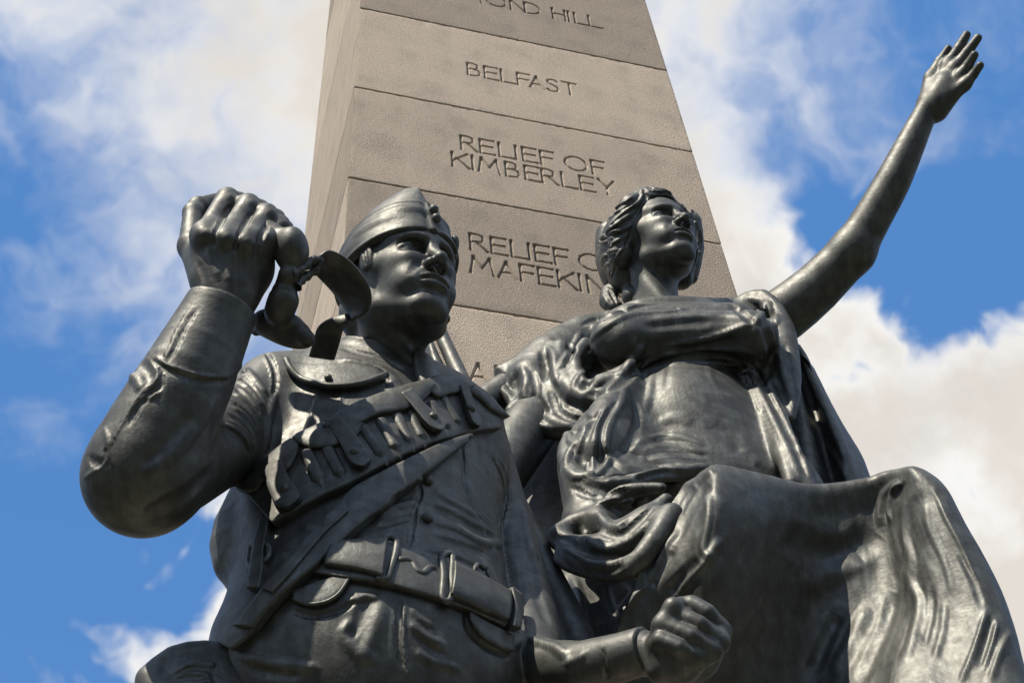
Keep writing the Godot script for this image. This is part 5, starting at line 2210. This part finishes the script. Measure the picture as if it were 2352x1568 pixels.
	fold(s, WF, q3([640, 1000, 690, 1040, 780, 1030, 860, 1040]), 15.0, -7.6)
	fold(s, WF, q3([840, 1060, 920, 1030, 1000, 1020, 1080, 1030]), 13.5, -8.5)
	fold(s, WF, q3([860, 1040, 930, 1015, 1010, 1000]), 12.0, 6.6)
	fold(s, WF, q3([560, 1090, 640, 1130, 740, 1120, 820, 1100]), 13.5, -9.5)
	# bundle
	fold(s, WF, q3([690, 1170, 760, 1190, 840, 1180, 900, 1140]), 13.5, -10.4)
	fold(s, WF, q3([680, 1210, 720, 1260, 770, 1270, 820, 1230]), 13.5, 8.5)
	fold(s, WF, q3([700, 1300, 780, 1310, 870, 1240, 930, 1180]), 15.0, -9.5)
	fold(s, WF, q3([610, 1280, 640, 1340, 720, 1370, 830, 1340, 900, 1260]), 13.5, 8.5)
	fold(s, WF, q3([590, 1310, 620, 1380, 700, 1410, 800, 1400]), 13.5, -9.5)
	fold(s, WF, q3([500, 1370, 570, 1400, 640, 1440, 740, 1440, 830, 1400]), 13.5, 8.5)
	fold(s, WF, q3([490, 1310, 560, 1340, 610, 1400]), 13.5, -7.6)
	fold(s, WF, q3([540, 1430, 620, 1470, 720, 1480, 800, 1450]), 12.0, -7.6)
	# shoulder ruffle
	fold(s, WF, q3([480, 405, 540, 420, 560, 470, 530, 520]), 13.5, -11.4)
	fold(s, WF, q3([600, 380, 580, 430, 530, 500, 490, 560]), 13.5, 9.5)
	fold(s, WF, q3([450, 440, 480, 500, 480, 560, 500, 620]), 13.5, 8.5)
	fold(s, WF, q3([420, 470, 440, 540, 430, 600]), 15.0, -9.5)
	fold(s, WF, q3([330, 540, 350, 600, 340, 660, 380, 720]), 15.0, 9.5)
	fold(s, WF, q3([290, 560, 300, 620, 290, 680]), 18.0, -13.3)
	fold(s, WF, q3([380, 560, 400, 630, 400, 690, 460, 760]), 15.0, -8.5)
	fold(s, WF, q3([400, 700, 460, 770, 540, 810, 640, 820]), 18.0, 7.6)
	fold(s, WF, q3([460, 660, 500, 740, 580, 780, 680, 770]), 15.0, -8.5)
	fold(s, WF, q3([300, 740, 380, 790, 470, 815, 540, 820]), 12.0, 5.7, true)
	fold(s, WF, q3([210, 560, 260, 620, 330, 640]), 21.0, -8.5)
	lap("woman folds")
	var fine := sculpt(f, 0.0057)
	lap("woman robe %d" % fine[0].size())
	put("robe", to_mesh(fine), M.bronze, t)
	WF = front_of([fine])
	# ---- head, neck, arms: one body
	var b := []
	var T := head_frame(P(1504, 563, 3.26), 0.36, deg_to_rad(33.0), deg_to_rad(4.7), deg_to_rad(5.3))
	face(b, T, false)
	var nb := P(1505, 745, 3.34)
	cone(b, T * Vector3(0, -0.20, -0.12), nb, 0.072, 0.086, 0.03)
	cone(b, T * Vector3(-0.24, -0.18, -0.14), P(1545, 715, 3.25), 0.014, 0.012, 0.05)
	var sh := P(1765, 745, 3.36)
	cone(b, nb, sh, 0.05, 0.06, 0.02)
	pchain(b, [[1765, 745, 3.36, 62], [1800, 722, 3.33, 63], [1875, 662, 3.28, 58], [1958, 578, 3.20, 52]], 0.03)
	pchain(b, [[1958, 578, 3.20, 50], [2010, 490, 3.13, 44], [2052, 415, 3.07, 41], [2098, 318, 3.0, 33], [2122, 268, 2.965, 28], [2135, 245, 2.95, 28]], 0.03)
	open_hand(b)
	cone(b, nb, P(1330, 840, 3.38), 0.05, 0.06, 0.02)
	pchain(b, [[1330, 840, 3.38, 50], [1215, 985, 3.27, 66], [1150, 1090, 3.20, 62]], 0.03)
	pcone(b, [1200, 870, 3.34, 40], [1085, 950, 3.3, 42], 0.03)
	pcone(b, [1330, 840, 3.38, 40], [1200, 870, 3.34, 40], 0.02)
	var body := sculpt(b, 0.0041)
	lap("woman body %d" % body[0].size())
	put("body", to_mesh(body), M.bronze, t)
	# ---- hair
	var h := []
	hb(h, T, Vector3(0, 0.15, -0.12), Vector3(0.405, 0.41, 0.46), 0.03)
	hb(h, T, Vector3(-0.02, 0.33, 0.12), Vector3(0.30, 0.20, 0.25), 0.06)
	for k: float in [-1.0, 1.0]:
		hc(h, T, Vector3(k * 0.10, 0.42, 0.22), Vector3(k * 0.30, 0.25, 0.16), 0.10, 0.10, 0.05)
		hc(h, T, Vector3(k * 0.30, 0.25, 0.16), Vector3(k * 0.37, 0.05, 0.0), 0.10, 0.11, 0.05)
		hc(h, T, Vector3(k * 0.37, 0.05, 0.0), Vector3(k * 0.34, -0.16, -0.14), 0.11, 0.12, 0.05)
	hb(h, T, Vector3(0, -0.10, -0.30), Vector3(0.34, 0.28, 0.22), 0.06)
	hc(h, T, Vector3(-0.10, -0.34, -0.36), Vector3(-0.20, -0.50, -0.30), 0.11, 0.10, 0.04)
	pchain(h, [[1402, 540, 3.38, 34], [1398, 600, 3.40, 30], [1412, 650, 3.42, 26]], 0.04)
	pchain(h, [[1400, 672, 3.38, 20], [1398, 692, 3.37, 22], [1412, 706, 3.36, 18]], 0.02)
	pchain(h, [[1588, 510, 3.40, 24], [1596, 570, 3.44, 22], [1586, 636, 3.48, 18]], 0.03)
	# the face stays bare
	hb(h, T, Vector3(0, -0.12, 0.36), Vector3(0.285, 0.47, 0.33), 0.02, true)
	hb(h, T, Vector3(0, -0.5, 0.25), Vector3(0.3, 0.3, 0.35), 0.03, true)
	var hm := sculpt(h, 0.008)
	var HF := front_of([hm])
	for a: Array in [[700, 150, 690, 250, 560, 330, 420, 400, 330, 480], [690, 260, 600, 340, 480, 420, 380, 520, 330, 600], [610, 390, 500, 460, 400, 540, 300, 620, 250, 700], [590, 520, 480, 580, 380, 590, 300, 660], [440, 610, 330, 680, 250, 740], [440, 780, 360, 800, 300, 850, 270, 930], [640, 200, 540, 270, 430, 330, 340, 410, 270, 480], [720, 130, 800, 180, 900, 160, 1000, 190, 1040, 240], [740, 180, 820, 215, 920, 200, 1000, 230], [1080, 265, 1180, 320, 1260, 400, 1310, 520], [1060, 300, 1160, 360, 1240, 450, 1280, 560], [400, 900, 330, 930, 300, 1000], [330, 1180, 390, 1220, 430, 1300], [300, 1260, 340, 1330, 400, 1390], [560, 620, 480, 660, 400, 720, 330, 790], [1090, 290, 1200, 380, 1270, 480, 1300, 600, 1290, 760], [1120, 300, 1230, 420, 1300, 560, 1320, 680, 1300, 860], [1240, 900, 1220, 1000, 1180, 1120], [1290, 700, 1270, 860, 1230, 1000], [540, 720, 480, 800, 430, 900, 400, 1000], [470, 860, 400, 960, 370, 1060], [360, 960, 340, 1040, 370, 1120], [780, 110, 860, 150, 960, 140, 1030, 200]]:
		fold(h, HF, z4(a), 7, 6.5)
	for a: Array in [[690, 205, 610, 300, 480, 370, 370, 440], [650, 320, 540, 390, 430, 470, 350, 560], [600, 460, 490, 520, 390, 570, 300, 640], [520, 600, 420, 630, 320, 670, 240, 720], [720, 160, 740, 250, 690, 330, 640, 420], [480, 690, 380, 740, 290, 800], [1130, 280, 1220, 350, 1290, 450], [420, 850, 340, 870, 290, 950], [360, 1200, 400, 1280, 430, 1350], [590, 560, 560, 680, 500, 780], [1100, 275, 1215, 400, 1285, 520, 1310, 640, 1295, 820], [1265, 800, 1245, 920, 1205, 1060], [1300, 560, 1310, 700, 1285, 860], [510, 780, 450, 870, 410, 980, 390, 1080], [420, 930, 380, 1010, 360, 1090], [760, 140, 850, 190, 950, 175, 1020, 215]]:
		fold(h, HF, z4(a), 6, -7)
	var hair := sculpt(h, 0.004)
	lap("woman hair %d" % hair[0].size())
	put("hair", to_mesh(hair), M.bronze, t)
	# ---- skirt over the knees
	var cols := [
		[1560, 1180, 3.00, 1586, 1106, 2.79, 1526, 1209, 2.76, 1476, 1309, 2.76, 1440, 1400, 2.79, 1395, 1500, 2.83, 1340, 1640, 2.88],
		[1600, 1140, 3.02, 1615, 1080, 2.74, 1596, 1180, 2.69, 1566, 1300, 2.72, 1545, 1400, 2.78, 1525, 1500, 2.83, 1500, 1640, 2.90],
		[1650, 1130, 3.02, 1650, 1066, 2.72, 1655, 1140, 2.65, 1640, 1280, 2.68, 1632, 1400, 2.74, 1622, 1500, 2.80, 1610, 1640, 2.88],
		[1740, 1150, 3.05, 1740, 1084, 2.78, 1750, 1170, 2.75, 1740, 1290, 2.78, 1735, 1400, 2.83, 1730, 1500, 2.88, 1725, 1640, 2.94],
		[1860, 1180, 3.08, 1862, 1111, 2.87, 1872, 1190, 2.88, 1880, 1300, 2.92, 1862, 1400, 2.95, 1850, 1500, 2.97, 1840, 1640, 3.00],
		[1980, 1165, 3.08, 1980, 1098, 2.88, 1985, 1180, 2.905, 1988, 1300, 2.93, 1962, 1420, 2.95, 1940, 1510, 2.95, 1915, 1640, 2.95],
		[2030, 1150, 3.08, 2030, 1083, 2.86, 2030, 1150, 2.885, 2045, 1260, 2.905, 2058, 1380, 2.905, 2035, 1480, 2.885, 2000, 1640, 2.86],
		[2062, 1145, 3.06, 2062, 1076, 2.83, 2070, 1150, 2.835, 2085, 1280, 2.845, 2098, 1400, 2.845, 2078, 1500, 2.825, 2050, 1640, 2.79],
		[2100, 1145, 3.06, 2100, 1071, 2.79, 2118, 1160, 2.775, 2145, 1280, 2.785, 2172, 1400, 2.785, 2178, 1500, 2.775, 2185, 1640, 2.75],
		[2140, 1160, 3.08, 2140, 1088, 2.80, 2188, 1170, 2.76, 2240, 1290, 2.755, 2285, 1400, 2.75, 2310, 1500, 2.74, 2335, 1640, 2.72],
		[2160, 1190, 3.10, 2172, 1125, 2.86, 2224, 1215, 2.85, 2287, 1325, 2.85, 2332, 1440, 2.85, 2354, 1530, 2.84, 2390, 1660, 2.82],
		[2130, 1230, 3.3, 2150, 1160, 3.15, 2200, 1250, 3.2, 2260, 1350, 3.2, 2300, 1460, 3.2, 2320, 1550, 3.2, 2350, 1680, 3.2],
	]
	var st := [
		[q4([820, 640, 760, 700, 700, 850, 640, 960, 590, 1060, 555, 1150]), 14, 9], [q4([905, 650, 850, 720, 790, 830, 740, 930]), 18, -7], [q4([900, 700, 905, 800, 880, 950, 920, 1000]), 14, 6],
		[q4([960, 900, 900, 1000, 830, 1080, 770, 1160]), 16, 9], [q4([860, 1000, 800, 1060, 720, 1150]), 20, -9], [q4([620, 1120, 560, 1180, 490, 1290, 450, 1370]), 12, 8], [q4([740, 960, 680, 1060, 640, 1130]), 14, -7],
		[q4([930, 590, 880, 620, 830, 680]), 10, 6], [q4([1790, 640, 1720, 700, 1690, 780, 1700, 850]), 16, 8], [q4([1790, 760, 1775, 850, 1790, 950, 1800, 1060]), 14, -6],
		[q4([1860, 680, 1810, 760, 1800, 880, 1830, 1000, 1830, 1100, 1870, 1200, 1850, 1340, 1800, 1480]), 18, 8], [q4([1250, 880, 1400, 960, 1560, 960, 1660, 860]), 50, -14], [q4([1330, 1140, 1480, 1060, 1600, 980]), 40, 8],
		[q4([1500, 1250, 1440, 1380, 1380, 1520]), 24, -10], [q4([1640, 1220, 1560, 1380, 1480, 1540]), 26, 8], [q4([1760, 1150, 1720, 1300, 1660, 1440, 1600, 1560]), 22, -9],
		[q4([2180, 1240, 2150, 1340, 2110, 1460, 2060, 1568]), 10, 7], [q4([2210, 1260, 2180, 1370, 2140, 1490]), 14, -8], [q4([2290, 1330, 2240, 1440, 2200, 1560]), 14, 8], [q4([1980, 700, 2010, 820, 2080, 960]), 20, 4],
		[q4([1900, 720, 1920, 860, 1990, 1010, 2030, 1160]), 14, 3], [q4([2060, 980, 2120, 1100, 2160, 1220]), 12, -3], [q4([1990, 1200, 1980, 1330, 1940, 1460]), 14, 4], [q4([1930, 1140, 1930, 1260, 1890, 1400]), 12, -4],
		[q4([1090, 700, 1130, 900, 1120, 1150, 1090, 1350]), 40, 5], [q4([845, 632, 790, 690, 735, 790, 690, 880]), 7, 7], [q4([870, 640, 820, 700, 770, 790]), 8, -6], [q4([760, 860, 700, 960, 660, 1040]), 8, 6], [q4([1800, 640, 1760, 690, 1735, 760, 1740, 830]), 8, 7], [q4([1940, 680, 1990, 800, 2060, 930, 2130, 1080]), 9, 4], [q4([2230, 1290, 2210, 1380, 2170, 1500]), 8, 6],
	]
	var skirt := drape(cols, 210, 330, 0.02, st, 0.0018)
	put("skirt", to_mesh(skirt), M.bronze, t)
	lap("skirt")
	# ---- cloth falling from the girdle
	var sc_ := [
		[1330, 960, 3.14, 1306, 1000, 3.06, 1296, 1045, 3.00, 1306, 1085, 2.96, 1330, 1118, 2.93],
		[1368, 925, 3.11, 1345, 985, 3.02, 1338, 1040, 2.97, 1352, 1085, 2.93, 1390, 1122, 2.91],
		[1405, 900, 3.09, 1385, 970, 3.01, 1385, 1035, 2.96, 1405, 1080, 2.93, 1450, 1115, 2.92],
		[1440, 885, 3.08, 1430, 960, 3.03, 1438, 1030, 2.99, 1470, 1075, 2.96, 1530, 1100, 2.95],
		[1475, 880, 3.10, 1478, 960, 3.08, 1500, 1030, 3.05, 1540, 1070, 3.02, 1610, 1085, 3.00],
	]
	var sst := [[q3([800, 640, 780, 720, 735, 800, 720, 900, 725, 980]), 13, 10], [q3([765, 720, 700, 810, 690, 900, 695, 980]), 10, -11], [q3([715, 720, 680, 800, 664, 900, 655, 1000]), 10, 10], [q3([640, 800, 620, 880, 610, 960, 600, 1030]), 12, -9], [q3([600, 830, 560, 845, 548, 880, 570, 900, 545, 940, 530, 1000]), 9, 8], [q3([850, 650, 860, 760, 830, 860, 790, 940]), 16, -8], [q3([540, 1000, 590, 1045, 680, 1030, 740, 970, 800, 1000, 880, 1010]), 11, 9], [q3([560, 1060, 650, 1085, 760, 1070, 860, 1050, 960, 1030]), 11, 9], [q3([600, 1040, 690, 1060, 780, 1040, 880, 1040]), 9, -8], [q3([900, 800, 880, 900, 900, 980]), 16, 6]]
	put("sash", to_mesh(drape(sc_, 120, 150, 0.02, sst, 0.002)), M.bronze, t)
	# ---- mantle behind the raised arm
	var mc := [
		[1770, 800, 3.42, 1790, 900, 3.40, 1800, 1000, 3.36, 1810, 1100, 3.32, 1820, 1250, 3.28],
		[1800, 790, 3.42, 1830, 890, 3.39, 1850, 990, 3.34, 1868, 1090, 3.30, 1880, 1250, 3.26],
		[1812, 785, 3.44, 1850, 880, 3.44, 1884, 980, 3.42, 1908, 1080, 3.40, 1925, 1250, 3.36],
		[1820, 783, 3.44, 1868, 880, 3.40, 1908, 970, 3.36, 1945, 1070, 3.33, 1970, 1250, 3.30],
		[1824, 784, 3.47, 1884, 880, 3.47, 1934, 968, 3.47, 1986, 1058, 3.46, 2035, 1200, 3.44],
		[1815, 800, 3.6, 1870, 895, 3.6, 1920, 985, 3.6, 1970, 1080, 3.6, 2010, 1220, 3.6],
	]
	var mst := [[q3([1580, 440, 1640, 640, 1700, 860, 1760, 1060]), 14, -10], [q3([1620, 480, 1720, 700, 1800, 900, 1860, 1040]), 16, 8], [q3([1740, 900, 1790, 980, 1820, 1050]), 12, 6], [q3([1930, 960, 1955, 990, 1960, 1020]), 10, 8]]
	put("mantle", to_mesh(drape(mc, 110, 110, 0.02, mst, 0.002)), M.bronze, t)
	# ---- hanging cloth between the two figures
	var hc_ := [
		[1120, 940, 3.55, 1130, 1130, 3.45, 1150, 1300, 3.35, 1180, 1450, 3.20, 1190, 1680, 3.10],
		[1210, 950, 3.52, 1225, 1140, 3.40, 1236, 1300, 3.22, 1255, 1450, 3.10, 1270, 1680, 3.0],
		[1290, 960, 3.48, 1300, 1150, 3.36, 1300, 1310, 3.10, 1290, 1450, 3.02, 1300, 1680, 2.98],
		[1340, 1000, 3.42, 1350, 1180, 3.32, 1330, 1330, 3.06, 1345, 1480, 2.96, 1350, 1680, 2.92],
		[1400, 1040, 3.38, 1410, 1190, 3.28, 1410, 1340, 3.04, 1400, 1460, 2.96, 1400, 1680, 2.92],
		[1490, 1080, 3.30, 1500, 1200, 3.2, 1490, 1330, 2.98, 1460, 1440, 2.92, 1440, 1680, 2.9],
	]
	var hst := [[q4([290, 1100, 320, 1200, 330, 1320, 340, 1430]), 14, 9], [q4([260, 1100, 230, 1220, 190, 1340]), 16, -10], [q4([430, 1120, 450, 1200, 480, 1270]), 14, -9], [q4([520, 1110, 560, 1150, 480, 1260]), 12, 7], [q4([110, 1070, 180, 1090, 250, 1070]), 12, 6]]
	put("hanging_cloth", to_mesh(drape(hc_, 120, 90, 0.02, hst, 0.002)), M.bronze, t)
	lap("woman cloth")

func make_pole() -> void:
	var t := thing("pole", P(1290, 1400, 2.98), "smooth tapered bronze pole slanting behind the soldier's neck and elbow", "pole")
	var m := tube(curve3([985, 690, 3.16, 1012, 765, 3.13, 1050, 850, 3.10, 1074, 905, 3.08, 1150, 1090, 3.02, 1210, 1220, 2.96, 1260, 1330, 2.92, 1330, 1480, 2.88, 1420, 1720, 2.84], 40), PackedFloat32Array(range(40).map(func(i: int) -> float: return lerpf(0.018, 0.047, i / 39.0))), 20)
	put("shaft", to_mesh(m), M.bronze, t)
	var cl := []
	pchain(cl, [[975, 770, 3.16, 12], [992, 830, 3.14, 22], [1015, 890, 3.12, 30], [1050, 970, 3.08, 36]], 0.03)
	pchain(cl, [[982, 770, 3.12, 6], [1008, 850, 3.09, 10], [1040, 940, 3.05, 14]], 0.02)
	put("cloth", to_mesh(sculpt(cl, 0.007)), M.bronze, t)
func _ready() -> void:
	clock = Time.get_ticks_msec()
	rng.seed = 7
	set_camera_axes()
	make_view()
	lap("view")
	make_materials()
	lap("materials")
	make_ground()
	make_added_treeline()
	make_plinth()
	make_obelisk()
	lap("obelisk")
	make_soldier()
	make_woman()
	make_pole()
